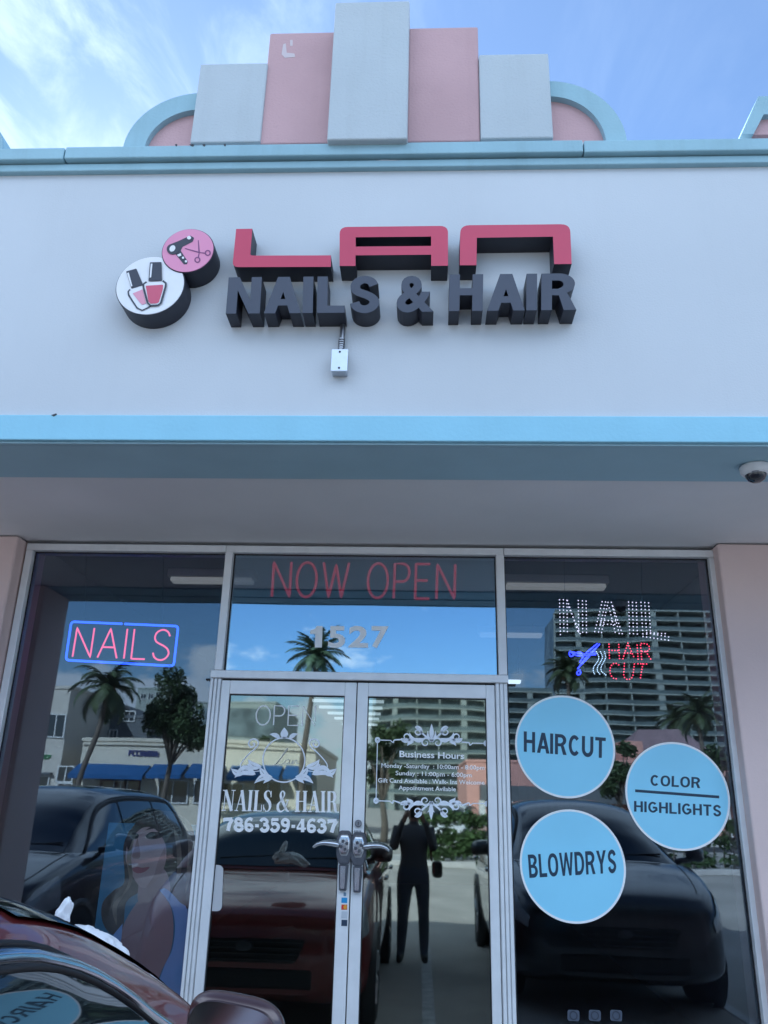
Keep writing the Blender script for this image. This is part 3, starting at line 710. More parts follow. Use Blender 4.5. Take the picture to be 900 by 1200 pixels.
# floral emblem, shop words and telephone number on the left door
em = thing('door_decal', 'white floral emblem with NAILS & HAIR and a telephone number on the left door glass', 'door lettering', P(330, 976, YV))
SC = abs(P(340, 890, YV).x-P(330, 890, YV).x)/10          # metres per photo pixel on the door
def px(pts): return [P2(x, y, YV) for x, y in pts]
e6 = lambda x, y: (250+x*0.17778, 840+y*0.17778)
def leaf(b, a, c, wd, bend=0.0, n=10, split=True):
    """pointed leaf from a to c (photo pixels), with a vein left open"""
    a = np.array(a, float); c = np.array(c, float); t = c-a; nn = np.array([-t[1], t[0]])
    mid = lambda s: a+t*s+nn*bend*math.sin(math.pi*s)
    for sg_ in ((1, -1) if split else (0,)):
        pts, ws = [], []
        for i in range(n+1):
            s = i/n; wv = wd*math.sin(math.pi*s**0.8)
            o = sg_*(wv*0.28) if sg_ else 0
            pts.append(mid(s)+nn/np.linalg.norm(nn)*o); ws.append((wv*0.46 if sg_ else wv)*SC+0.0004)
        b.ribbon(px(pts), ws, YV)
def curl(b, pts, w0, w1, n=6):
    c_ = catmull(pts, n); k = len(c_)
    b.ribbon(px(c_), [(w0+(w1-w0)*i/(k-1))*SC for i in range(k)], YV)
b = MB(); curl(b, [e6(465+138*math.cos(a*0.1309), 285+146*math.sin(a*0.1309)) for a in range(49)], 1.5, 1.5, 1); b.build('emblem_ring', vinyl_lilac, em)
b = MB()
leaf(b, e6(468, 145), e6(468, 70), 9, 0, split=False)
leaf(b, e6(440, 140), e6(370, 115), 5, 0.1, split=False); leaf(b, e6(500, 145), e6(558, 112), 5, -0.1, split=False)
for s in (1, -1):
    mx = lambda x, y: e6(465+(x-465)*s, y+(0 if s == 1 else 0))
    leaf(b, mx(540, 395), mx(660, 440), 7, -0.15*s); leaf(b, mx(650, 380), mx(790, 402), 11, -0.28*s)
    leaf(b, mx(735, 380), mx(812, 342), 7, 0.1*s); leaf(b, mx(612, 330), mx(700, 280), 8, 0.2*s)
    leaf(b, mx(655, 345), mx(705, 310), 5, 0.1*s); leaf(b, mx(560, 400), mx(625, 330), 7, 0.1*s)
    leaf(b, mx(540, 405), mx(600, 440), 4, -.1*s, split=False)
b.build('leaves', vinyl_lilac, em)
for s in (1, -1):
    b = MB(); mx = lambda x, y: e6(465+(x-465)*s, y)
    curl(b, [mx(*q) for q in ((612, 355), (680, 362), (735, 355), (752, 325), (735, 290), (690, 240), (650, 205), (634, 180), (640, 155), (665, 147), (690, 158), (697, 180), (685, 197), (665, 195), (658, 180), (668, 172))], 1.0, 2.0)
    b.build('tendril', vinyl_lilac, em)
b = MB()
for q in ([(395, 322), (425, 300), (470, 240), (492, 208), (480, 215), (445, 270), (415, 312), (440, 316), (470, 305)], [(505, 285), (485, 283), (470, 300), (478, 312), (500, 300), (506, 284), (500, 308), (515, 310)], [(515, 310), (527, 284), (522, 312), (540, 290), (550, 286), (548, 304), (560, 308)]):
    curl(b, [e6(*s_) for s_ in q], 0.7, 0.7, 4)
b.build('script_word', mat('pale_gold_vinyl', (0.5, 0.5, 0.45), 0.5), em)
# serif capitals: (thick, thin) strokes + serifs in a unit box
TK, TN = 0.20, 0.055
def serif_word(word, quad, parent, name, m, tk=TK, tn=TN):
    lib = {
     'N': (0.86, [((0.16,0),(0.16,1),tn), ((0.17,1),(0.70,0),tk), ((0.72,0.0),(0.72,1),tn)], [(0.02,0.30,0),(-0.02,0.22,1),(0.58,0.86,1)]),
     'A': (0.80, [((0.12,0),(0.40,1),tn), ((0.40,1),(0.66,0),tk), ((0.20,0.33),(0.56,0.33),tn)], [(0.0,0.25,0),(0.50,0.84,0)]),
     'I': (0.36, [((0.18,0),(0.18,1),tk)], [(0.02,0.34,0),(0.02,0.34,1)]),
     'L': (0.62, [((0.18,0),(0.18,1),tk), ((0.58,0.02),(0.58,0.32),tn)], [(0.02,0.60,0),(0.02,0.34,1)]),
     'H': (0.86, [((0.18,0),(0.18,1),tk), ((0.68,0),(0.68,1),tk), ((0.25,0.5),(0.62,0.5),tn)], [(0.02,0.34,0),(0.02,0.34,1),(0.52,0.84,0),(0.52,0.84,1)]),
    }
    items = []; x = 0
    for ch in word:
        if ch == ' ': x += 0.30; continue
        if ch in lib:
            w_, s_, f_ = lib[ch]; items.append((x, s_, f_, [])); x += w_+0.04
        elif ch == 'R':
            items.append((x, [((0.18,0),(0.18,1),tk), ((0.18,0.97),(0.40,0.97),tn), ((0.18,0.5),(0.42,0.5),tn)], [(0.02,0.34,0),(0.62,0.84,0)],
              [([(0.38,0.97),(0.52,0.93),(0.58,0.74),(0.52,0.55),(0.38,0.5)], [tn,tk*.8,tk,tk*.8,tn]), ([(0.44,0.5),(0.56,0.38),(0.62,0.1),(0.74,0.02)], [tn,tk*.9,tk*.9,tn])])); x += 0.86
        elif ch == 'S':
            items.append((x, [((0.53,0.68),(0.53,0.98),tn), ((0.06,0.02),(0.06,0.32),tn)], [],
              [([(0.52,0.78),(0.42,0.96),(0.24,0.97),(0.13,0.86),(0.16,0.68),(0.32,0.54),(0.46,0.40),(0.50,0.2),(0.40,0.04),(0.22,0.02),(0.07,0.2)], [tn,tn,tn*1.4,tk*.8,tk,tk*1.1,tk,tk*.8,tn*1.4,tn,tn])])); x += 0.64
        elif ch == '&':
            items.append((x, [], [(0.62,0.84,0.55)],
              [([(0.86,0.02),(0.70,0.08),(0.5,0.35),(0.28,0.68),(0.26,0.88),(0.38,0.98),(0.50,0.88),(0.46,0.7),(0.26,0.5),(0.10,0.32),(0.12,0.1),(0.30,0.0),(0.52,0.1),(0.68,0.34),(0.74,0.55)], [tn,tk*.7,tk,tk*.9,tk*.6,tn,tk*.6,tn,tn,tk*.8,tk,tk*.5,tn,tn,tn])])); x += 0.94
    W = x-0.04; o00 = quad(0, 0); o10 = quad(1, 0); o01 = quad(0, 1)
    xs_ = math.dist(o00, o10)/W
    for x0, lines, ser, curves in items:
        b = MB()
        for a, c, wd in lines:
            if abs(a[1]-c[1]) < 1e-6: wd2 = wd*xs_*1.0
            else: wd2 = wd*xs_
            b.ribbon([quad((x0+a[0])/W, a[1]), quad((x0+c[0])/W, c[1])], wd2, YV)
        for a, c, y in ser:
            yy = min(max(y, 0.018), 0.982); b.ribbon([quad((x0+a)/W, yy), quad((x0+c)/W, yy)], tn*xs_, YV)
        for pts, ws in curves:
            n = 5; cp = catmull(pts, n); wi = np.interp(np.linspace(0, len(ws)-1, len(cp)), range(len(ws)), ws)
            b.ribbon([quad((x0+p_[0])/W, p_[1]) for p_ in cp], [v*xs_ for v in wi], YV)
        b.build(name, m, parent)
serif_word('NAILS & HAIR', Quad(e6(52, 619), e6(825, 631), e6(66, 482), e6(824, 491), YV), em, 'letter', vinyl)
# bold numerals
D = {
 '7': ([[(0.05,0.86),(0.62,0.9)], [(0.62,0.9),(0.42,0.5),(0.30,0.0)], [(0.05,0.98),(0.05,0.68)]], [0.2, 0.22, 0.08]),
 '8': ([arc(0.34,0.74,0.20,0.2,0,360,20), arc(0.34,0.27,0.24,0.22,0,360,20)], [0.17, 0.19]),
 '6': ([[(0.58,0.86),(0.40,0.95),(0.18,0.78),(0.12,0.4),(0.14,0.2)], arc(0.34,0.28,0.21,0.22,0,360,20)], [0.16, 0.18]),
 '3': ([[(0.08,0.75),(0.16,0.9),(0.36,0.93),(0.52,0.76),(0.42,0.57),(0.26,0.53)], [(0.26,0.53),(0.48,0.48),(0.56,0.28),(0.42,0.07),(0.2,0.07),(0.08,0.24)]], [0.17, 0.19]),
 '5': ([[(0.14,0.92),(0.58,0.92)], [(0.14,0.98),(0.12,0.52)], [(0.12,0.52),(0.34,0.62),(0.54,0.48),(0.55,0.25),(0.38,0.06),(0.18,0.08),(0.07,0.24)]], [0.17, 0.08, 0.18]),
 '9': ([arc(0.34,0.70,0.21,0.23,0,360,20), [(0.54,0.74),(0.54,0.45),(0.42,0.12),(0.24,0.05),(0.10,0.14)]], [0.18, 0.16]),
 '4': ([[(0.44,0.0),(0.44,1.0)], [(0.42,0.98),(0.06,0.28)], [(0.04,0.26),(0.66,0.26)]], [0.2, 0.09, 0.12]),
 '-': ([[(0.05,0.42),(0.30,0.42)]], [0.17]),
}
qd = Quad((262, 973.5), (395.6, 975.8), (261.5, 958.2), (396, 960.2), YV)
ws_ = [0.36 if ch == '-' else 0.70 for ch in '786-359-4637']; W = sum(ws_); x0 = 0; xs_ = math.dist(qd(0, 0), qd(1, 0))/W
for ch, wd in zip('786-359-4637', ws_):
    b = MB(); sts, tw = D[ch]
    for s_, t_ in zip(sts, tw):
        cp = catmull(s_, 4) if 3 < len(s_) < 12 else s_
        b.ribbon([qd((x0+p_[0])/W, p_[1]) for p_ in cp], t_*xs_*1.15, YV)
    b.build('numeral', vinyl, em); x0 += wd

# business hours panel on the right door
bh = thing('hours_decal', 'frosted business hours panel with scrollwork frame on the right door glass', 'door lettering', P(505, 960, YV))
def qt(x0, y0, x1, y1, h): return Quad((x0, y0), (x1, y1), (x0, y0-h), (x1, y1-h), YV)
for s_, q, bo in (('Business Hours', qt(468.2, 887.2, 544, 889.6, 7.4), 0.02), ('Monday -Saturday  : 10:00am - 8:00pm', qt(446.9, 899.4, 567.8, 902.2, 5.0), 0.012),
              ('Sunday : 11:00pm - 6:00pm', qt(463.6, 908.3, 553, 910.9, 5.0), 0.012), ('Gift Card Available : Walk- Ins Welcome', qt(443, 916.8, 567.8, 919.6, 5.0), 0.012), ('Appointment Avilable', qt(467.2, 925.5, 534.2, 927.3, 5.0), 0.012)):
    b = MB(); put_text(b, s_, q, YV-0.0005, None, bo); b.build('text_line', vinyl, bh)
e3 = lambda x, y: (430+x*0.17222, 835+y*0.17222)
b = MB()
for a, c in (((72, 187), (165, 190)), ((715, 208), (812, 210)), ((812, 210), (820, 620)), ((820, 620), (715, 618)), ((62, 600), (160, 603)), ((72, 187), (62, 600))):
    b.ribbon(px([e3(*a), e3(*c)]), 1.0*SC, YV)
for q in ((72, 187), (812, 210), (820, 620), (62, 600)):
    b.ribbon(px([e3(q[0]+12*math.cos(a*0.5), q[1]+14*math.sin(a*0.5)) for a in range(14)]), 2.4*SC, YV)
for q, d_ in (((165, 190), 1), ((715, 208), -1), ((715, 618), -1), ((160, 603), 1)):
    curl(b, [e3(q[0]-5*d_, q[1]), e3(q[0]+15*d_, q[1]+14), e3(q[0]+22*d_, q[1]-2), e3(q[0]+70*d_, q[1]-6 if q[1] < 400 else q[1]+14)], 1.0, 1.6, 5)
b.build('panel_border', vinyl_lilac, bh)
def spiral(b, cx, cy, r0, turns, a0, sx, sy, w0, w1, lead=None):
    n = int(24*turns)+2; pts = []
    for i in range(n):
        t = i/(n-1); a = a0+turns*2*math.pi*t; r = r0*(1-0.82*t); pts.append((cx+sx*r*math.cos(a), cy+sy*r*math.sin(a)))
    if lead: pts = catmull([lead, ((lead[0]+pts[0][0])/2+sx*3, (lead[1]+pts[0][1])/2), pts[0]], 5)[:-1]+pts
    k = len(pts); b.ribbon(px([e3(*p_) for p_ in pts]), [(w0+(w1-w0)*abs(2*i/(k-1)-0.6))*SC for i in range(k)], YV)
for cx, cy, fl in ((440, 165, 1), (437, 640, -1)):
    b = MB()
    leaf(b, e3(cx, cy+20*fl), e3(cx, cy-90*fl), 5, 0, split=False)
    leaf(b, e3(cx, cy+35*fl), e3(cx+24, cy-40*fl), 3, 0.15, split=False); leaf(b, e3(cx, cy+35*fl), e3(cx-24, cy-40*fl), 3, -0.15, split=False)
    for s in (1, -1):
        spiral(b, cx+s*40, cy+40*fl, 36, 1.25, 3.3, s, fl, 2.4, 1.0, (cx, cy-5*fl))
        spiral(b, cx+s*95, cy-35*fl, 34, 1.2, 1.2, s, -fl, 2.6, 1.2, (cx+s*15, cy+18*fl))
        spiral(b, cx+s*172, cy+2*fl, 36, 1.3, 0.4, s, fl, 2.6, 1.2, (cx+s*70, cy+25*fl))
        leaf(b, e3(cx+s*100, cy+25*fl), e3(cx+s*150, cy-30*fl), 4, 0.2*s*fl, split=False)
        leaf(b, e3(cx+s*120, cy+35*fl), e3(cx+s*165, cy+62*fl), 4, -0.2*s*fl, split=False)
        leaf(b, e3(cx+s*50, cy+12*fl), e3(cx+s*135, cy+2*fl), 5, 0.2*s*fl, split=False)
    b.build('scrollwork', vinyl_lilac, bh)

# round stickers, right window
def round_sticker(label, cx, cy, rx, words, line=None):
    Ys = -0.0042; c = P(cx, cy, Ys); r = abs(P(cx+rx, cy, Ys).x-P(cx-rx, cy, Ys).x)/2
    t = thing('round_sticker', label, 'window sticker', (c.x, Ys, c.z-r), 0, 'round blue service stickers')
    circ = lambda rr: [(c.x+rr*math.cos(2*math.pi*i/72), c.z+rr*math.sin(2*math.pi*i/72)) for i in range(72)]
    b = MB(); b.prism([circ(r), circ(r-0.011)], Ys-0.0012, Ys); b.build('border', vinyl, t)
    b = MB(); b.prism([circ(r-0.0105)], Ys-0.001, Ys-0.0001); b.build('disc', sticker, t)
    for w_, q, bo in words:
        b = MB(); [b.prism(l_, Ys-0.0022, Ys-0.0013) for l_ in bold_word(w_, Quad(*q, Ys), bo, 0.12)]; b.build('word', sticker_ink, t)
    if line:
        b = MB(); b.ribbon([P2(*p_, Ys) for p_ in line], 2.9*SC, Ys-0.0014); b.build('rule', sticker_ink, t)
round_sticker('round sky blue sticker reading HAIRCUT, on the right window beside the door', 662, 874, 58.5, [('HAIRCUT', ((613.8, 880.8), (709.5, 888.6), (613.8, 857), (709.8, 864.6)), 0.19)])
round_sticker('round sky blue sticker reading COLOR HIGHLIGHTS, on the right window by the pink pier', 793.8, 932, 61, [('COLOR', ((762, 920.6), (820.5, 923.6), (762.2, 908), (820.7, 911)), 0.19), ('HIGHLIGHTS', ((743, 951), (845.3, 956.8), (743, 938.6), (845, 943.6)), 0.19)], ((744.2, 926.6), (842.6, 934)))
round_sticker('round sky blue sticker reading BLOWDRYS, lowest on the right window', 671, 1014, 62, [('BLOWDRYS', ((620.5, 1028.8), (722.6, 1022.6), (618.4, 1001.6), (721.6, 995.6)), 0.19)])
# small square marks low on the right window
t = thing('window_icons', 'row of three small faded white icons low on the right window', 'window sticker', P(695, 1198, -0.005))
for x in (672, 697, 722):
    q = [P2(*v, -0.0042) for v in ((x-7, 1183), (x+7, 1184), (x+7, 1197), (x-7, 1196))]
    b = MB(); b.prism([rounded(q, 0.012)], -0.0052, -0.0043); o = b.build('icon', mat('faded_vinyl', (0.07, 0.085, 0.12), 0.6), t)
    b = MB(); c = P(x, 1190, -0.0042); b.ribbon([(c.x+0.018*math.cos(a*0.45), c.z+0.018*math.sin(a*0.45)) for a in range(15)], 0.005, -0.0055); b.build('icon_ring', mat('faded_ink', (0.02, 0.025, 0.04), 0.6), o)
# card payment strip on the door stile
t = thing('card_stickers', 'narrow strip of tiny coloured card payment stickers under the left lever handle', 'sticker', P(403, 1087, -0.042))
for y0, y1, c_ in ((1046, 1050, (0.2, 0.3, 0.4)), (1052, 1058, (0.05, 0.30, 0.62)), (1060, 1066, (0.60, 0.16, 0.06)), (1068, 1076, (0.55, 0.58, 0.62)), (1078, 1085, (0.03, 0.05, 0.09))):
    a, d_ = P(400, y1, -0.04), P(407, y0, -0.04)
    if y0 == 1046: a.x += 0.012; d_.x -= 0.006
    b = MB(); b.box(a.x, d_.x, -0.0418, -0.0402, a.z, d_.z); o = b.build('card_sticker', mat('card_%d' % y0, c_, 0.5), t)
    if y0 == 1060:
        for k, cc_ in ((0.35, (0.65, 0.02, 0.03)), (0.65, (0.75, 0.35, 0.03))):
            b = MB(); b.lathe([(0, -0.0008), (0.010, -0.0008), (0.010, 0)], (a.x+(d_.x-a.x)*k, -0.0419-0.0005*k, (a.z+d_.z)/2), 16, 0, 'Y'); b.build('round_mark', mat('mark_%d' % int(k*100), cc_, 0.5), o)
# pale rounded plate against the left door glass
q = [P2(*v, YD) for v in ((246, 1013), (262, 1014), (260, 1068), (243, 1067))]
b = MB(); b.prism([rounded(q, [0.005, 0.03, 0.03, 0.005])], YD-0.006, YD-0.0008)
tag(b.build('push_plate', mat('ivory_plate', (0.55, 0.55, 0.56), 0.5)), 'pale rounded plate on the hinge side of the left door glass', 'plate')

# LED board NAIL and HAIR CUT in the right window
YB = 0.06
led_w = emis('white_led', (1.0, 0.80, 0.86), 0.9); led_r = emis('red_led', (1.0, 0.04, 0.09), 1.7); led_b = emis('blue_led', (0.05, 0.05, 1.0), 3); led_c = emis('cool_led', (0.75, 0.88, 1.0), 1.3)
e5 = lambda x, y: (645+x*0.17222, 690+y*0.17222)
def dots(b, pts, step, r):
    """beads every step metres along a path of (x,z)"""
    acc = 0; last = None
    for a, c in zip(pts[:-1], pts[1:]):
        L = math.dist(a, c); s = acc
        while s <= L+1e-9:
            x = a[0]+(c[0]-a[0])*s/L; z = a[1]+(c[1]-a[1])*s/L
            b.lathe([(0, -r), (r*0.7, -r*0.7), (r, 0), (r*0.7, r*0.5)], (x, YB, z), 6, 0, 'Y'); s += step
        acc = s-L
def w2(pts): return [P2(*e5(*q), YB) for q in pts]
ln = thing('led_sign', 'white LED bead lettering NAIL hanging in the right window', 'led sign', P(720, 750, YB))
paths = {'N': [[(62, 75), (68, 322)], [(88, 75), (92, 300)], [(112, 78), (116, 300)], [(116, 80), (190, 300)], [(125, 125), (205, 310)], [(190, 80), (192, 310)], [(218, 82), (220, 310)], [(243, 84), (246, 312)]],
         'A': [[(352, 88), (298, 308)], [(375, 90), (325, 305)], [(392, 92), (345, 310)], [(415, 92), (470, 312)], [(400, 130), (445, 312)], [(425, 120), (492, 315)], [(345, 215), (450, 218)], [(340, 240), (455, 243)]],
         'I': [[(532, 90), (540, 318)], [(558, 92), (566, 320)], [(584, 94), (592, 322)]],
         'L': [[(616, 92), (630, 322)], [(642, 94), (656, 328)], [(668, 96), (682, 300)], [(630, 325), (805, 350)], [(682, 300), (805, 306)], [(656, 300), (805, 328)]]}
for ch, pl_ in paths.items():
    b = MB()
    for q in pl_: dots(b, w2(q), 0.0215, 0.0040)
    b.build('letter_beads', led_w, ln)
b = MB(); b.tube([pp(662, 702, YB+0.004), pp(661, 652, YB+0.004)], 0.0012, 6); b.build('hanging_wire', clear, ln); b = MB(); b.tube([pp(752, 705, YB+0.004), pp(752, 655, YB+0.004)], 0.0012, 6); b.build('hanging_wire', clear, ln)
lh = thing('led_sign', 'small LED sign with blue scissors and red bead words HAIR CUT in the right window', 'led sign', P(718, 797, YB))
for word, q in (('HAIR', Quad(e5(402, 472), e5(685, 482), e5(398, 365), e5(675, 374), YB)), ('CUT', Quad(e5(406, 612), e5(640, 622), e5(402, 505), e5(662, 512), YB))):
    st, w = line_text(word, 0.22)
    for letter_ in st:
        b = MB()
        for s_ in letter_: dots(b, [q(x/w, y) for x, y in s_], 0.0168, 0.0042)
        b.build('letter_beads', led_r, lh)
b = MB()
for q in ([(335, 375), (255, 470), (205, 520), (185, 545)], [(335, 378), (240, 470), (190, 540)], [(320, 372), (240, 440), (200, 500)], [(310, 448), (200, 455), (150, 445)], [(310, 440), (210, 442), (150, 430)],
          [(195, 555), (180, 572), (190, 585), (205, 575), (200, 550)], [(150, 430), (132, 430), (130, 448), (140, 460), (158, 452)], [(130, 425), (160, 440), (200, 430), (230, 455)]):
    c_ = catmull(q, 4); b.tube([(x, YB, z) for x, z in w2(c_)], 0.0038, 6)
b.build('scissors_outline', led_b, lh)
b = MB()
for dx in (0, 32, 62):
    dots(b, w2(catmull([(312+dx*0.9, 428), (330+dx*0.75, 465), (318+dx*0.7, 500), (296+dx*0.8, 530), (292+dx*0.9, 560), (305+dx*1.2, 588)], 6)), 0.0105, 0.003)
b.build('hair_waves', led_c, lh)

# poster of a woman inside the left window
YP = 0.045
pk = 140/764.0
e7 = lambda x, y: (100+x*pk, 930+y*pk)
skin_p = mat('poster_skin', (0.80, 0.50, 0.44), 0.6, var=0.12, vscale=7); skin_s = mat('poster_arm', (0.62, 0.36, 0.33), 0.6, var=0.1, vscale=5)
hair_p = mat('poster_hair', (0.13, 0.09, 0.07), 0.6, var=0.5, vscale=14); top_p = mat('poster_blue_top', (0.45, 0.58, 0.92), 0.6); back_p = mat('poster_teal_backdrop', (0.12, 0.30, 0.44), 0.6, var=0.3, vscale=2.5)
pt = thing('poster', 'poster of a long haired woman in a blue top, low in the left window', 'poster', P(180, 1190, YP))
def pf(name, m, pts, k, sm=5, parent=pt):
    pts = [e7(*q) for q in pts]
    if sm: pts = catmull(pts+[pts[0]], sm)[:-1]
    b = MB(); b.prism([[P2(x, y, YP) for x, y in pts]], YP-0.0006*k-0.0005, YP-0.0006*k); return b.build(name, m, parent)
pf('sheet', back_p, [(150, 185), (735, 200), (700, 700), (640, 1500), (20, 1500), (60, 850)], 0, 0)
pf('hair', hair_p, [(480, 105), (600, 130), (690, 230), (705, 420), (690, 600), (650, 740), (560, 650), (500, 560), (420, 600), (330, 640), (260, 700), (240, 860), (170, 900), (110, 820), (110, 700), (180, 620), (250, 560), (245, 330), (320, 190), (400, 125)], 1)
hl = mat('poster_hair_light', (0.42, 0.30, 0.21), 0.6, var=0.4, vscale=16)
for q in ([(600, 150), (670, 300), (660, 520), (640, 640)], [(520, 135), (590, 300), (600, 500), (560, 620)], [(330, 230), (300, 300), (280, 420), (290, 560), (220, 680)], [(250, 640), (190, 720), (200, 840)]):
    b = MB(); c_ = catmull([e7(*s_) for s_ in q], 5); b.ribbon([P2(*s_, YP) for s_ in c_], [0.004+0.022*math.sin(math.pi*i/(len(c_)-1)) for i in range(len(c_))], YP-0.0016); b.build('hair_strand', hl, pt)
pf('neck', skin_s, [(345, 520), (500, 480), (540, 640), (420, 760), (340, 700)], 2)
face = pf('face', skin_p, [(330, 200), (430, 190), (500, 240), (520, 350), (505, 470), (450, 560), (390, 600), (345, 590), (300, 520), (270, 460), (258, 400), (268, 330), (290, 250)], 3)
pf('hair_fringe', hair_p, [(330, 190), (450, 130), (560, 200), (560, 420), (520, 470), (515, 330), (450, 230), (380, 215), (320, 260), (275, 360), (270, 260)], 4)
dk = mat('poster_dark_makeup', (0.05, 0.03, 0.03), 0.6); lipm = mat('poster_lips', (0.52, 0.16, 0.18), 0.6)
pf('eye', dk, [(385, 268), (425, 244), (490, 254), (486, 280), (430, 292), (395, 284)], 4.2, 5, face); pf('eye', dk, [(283, 272), (310, 250), (342, 262), (334, 286), (298, 292)], 4.2, 5, face)
pf('eyebrow', hair_p, [(380, 236), (440, 208), (502, 228), (440, 224)], 4.2, 5, face); pf('eyebrow', hair_p, [(278, 246), (310, 220), (346, 236), (310, 234)], 4.2, 5, face)
pf('nose', mat('poster_nose_shade', (0.50, 0.25, 0.21), 0.6), [(335, 280), (352, 380), (345, 412), (318, 416), (300, 400), (315, 350)], 4.1, 5, face)
pf('mouth', lipm, [(300, 478), (335, 468), (360, 474), (412, 470), (380, 500), (340, 510), (310, 498)], 4.2, 5, face)
pf('cheek_shade', mat('poster_cheek', (0.60, 0.34, 0.30), 0.6), [(515, 330), (505, 470), (450, 560), (390, 600), (440, 520), (470, 420)], 3.4, 5, face)
pf('arm', skin_s, [(470, 620), (545, 720), (565, 860), (545, 1010), (490, 1130), (400, 1330), (250, 1330), (225, 1000), (240, 860), (300, 740), (380, 650)], 5)
pf('blue_top', top_p, [(475, 615), (520, 610), (600, 690), (660, 800), (640, 1400), (420, 1400), (500, 1120), (555, 1000), (575, 850), (550, 720)], 6)
pf('blue_top', top_p, [(240, 830), (225, 960), (180, 990), (165, 930)], 6)

# strip lights inside the shop
tube_m = emis('warm_strip_light', (1.0, 0.86, 0.70), 0.11); tube_w = emis('white_strip_light', (1.0, 0.97, 0.92), 0.6)
def strip(xa, ya, xb, yb, z, m, label, wdt=0.13):
    a, c = PZ(xa, ya, z), PZ(xb, yb, z); yy = (a.y+c.y)/2
    t = thing('ceiling_light', label, 'ceiling light', ((a.x+c.x)/2, yy, z), 0, 'strip lights inside the shop')
    b = MB(); b.bbox(a.x, c.x, yy-wdt/2, yy+wdt/2, z+0.012, z+0.07, 0.004); b.build('housing', mat('light_housing', (0.35, 0.33, 0.3), 0.5), t)
    b = MB(); b.bbox(a.x+0.02, c.x-0.02, yy-wdt/2+0.015, yy+wdt/2-0.015, z-0.02, z+0.0115, 0.008); b.build('diffuser', m, t)
    b = MB(); zc = 3.2
    for x in (a.x+0.15*(c.x-a.x), a.x+0.85*(c.x-a.x)): b.box(x-0.006, x+0.006, yy-0.006, yy+0.006, z+0.071, zc)
    b.build('hanger', clear, t)
strip(198, 679, 300, 681, 3.12, tube_m, 'dim ceiling strip light nearest the left window')
strip(590, 686, 712, 688, 3.12, tube_m, 'dim ceiling strip light nearest the right window')
strip(560, 743, 637, 745, 3.1, tube_m, 'dim ceiling strip light second from the right window')
strip(82, 824, 118, 825, 2.75, tube_w, 'bright strip light deep in the shop behind the left window', 0.1)
strip(585, 798, 612, 799, 2.85, tube_w, 'short bright strip light deep in the shop beside the door')
for k, (y, xa) in enumerate(((820.5, 364), (828, 372), (835, 382), (841, 390), (848, 399))):
    strip(xa, y, 452-k*2, y+1.5, 2.7, tube_w, ['first', 'second', 'third', 'fourth', 'fifth'][k]+' from the top of the bright strip lights behind the doors', 0.08)
# ================================================================== CARS
def smooth_interp(tab):
    xs = np.array([p[0] for p in tab], float); ys = np.array([p[1] for p in tab], float)
    h = np.diff(xs); d = np.diff(ys)/h; m = np.zeros(len(xs)); m[0], m[-1] = d[0], d[-1]
    for i in range(1, len(xs)-1): m[i] = 0 if d[i-1]*d[i] <= 0 else 2*d[i-1]*d[i]/(d[i-1]+d[i])
    def f(x):
        i = int(min(max(np.searchsorted(xs, x)-1, 0), len(h)-1)); t = min(max((x-xs[i])/h[i], 0), 1); H = h[i]
        return float(ys[i]*(2*t**3-3*t*t+1)+H*m[i]*(t**3-2*t*t+t)+ys[i+1]*(3*t*t-2*t**3)+H*m[i+1]*(t**3-t*t))
    return f
car_glass = mat('car_window_glass', (0.012, 0.016, 0.02), 0.02, spec=0.9, coat=1.0)
tyre_m = mat('tyre_rubber', (0.015, 0.015, 0.016), 0.85); rim_m = mat('alloy_rim', (0.45, 0.46, 0.48), 0.3, 0.8)
black_trim = mat('black_plastic_trim', (0.012, 0.012, 0.014), 0.45); chrome = mat('chrome_trim', (0.62, 0.66, 0.72), 0.12, 1.0)
lamp_m = mat('headlamp_lens', (0.35, 0.37, 0.4), 0.05, coat=1.0); tail_m = mat('tail_lamp_lens', (0.35, 0.01, 0.015), 0.1, coat=1.0)
cabin = mat('cabin_dark', (0.02, 0.02, 0.022), 0.8)
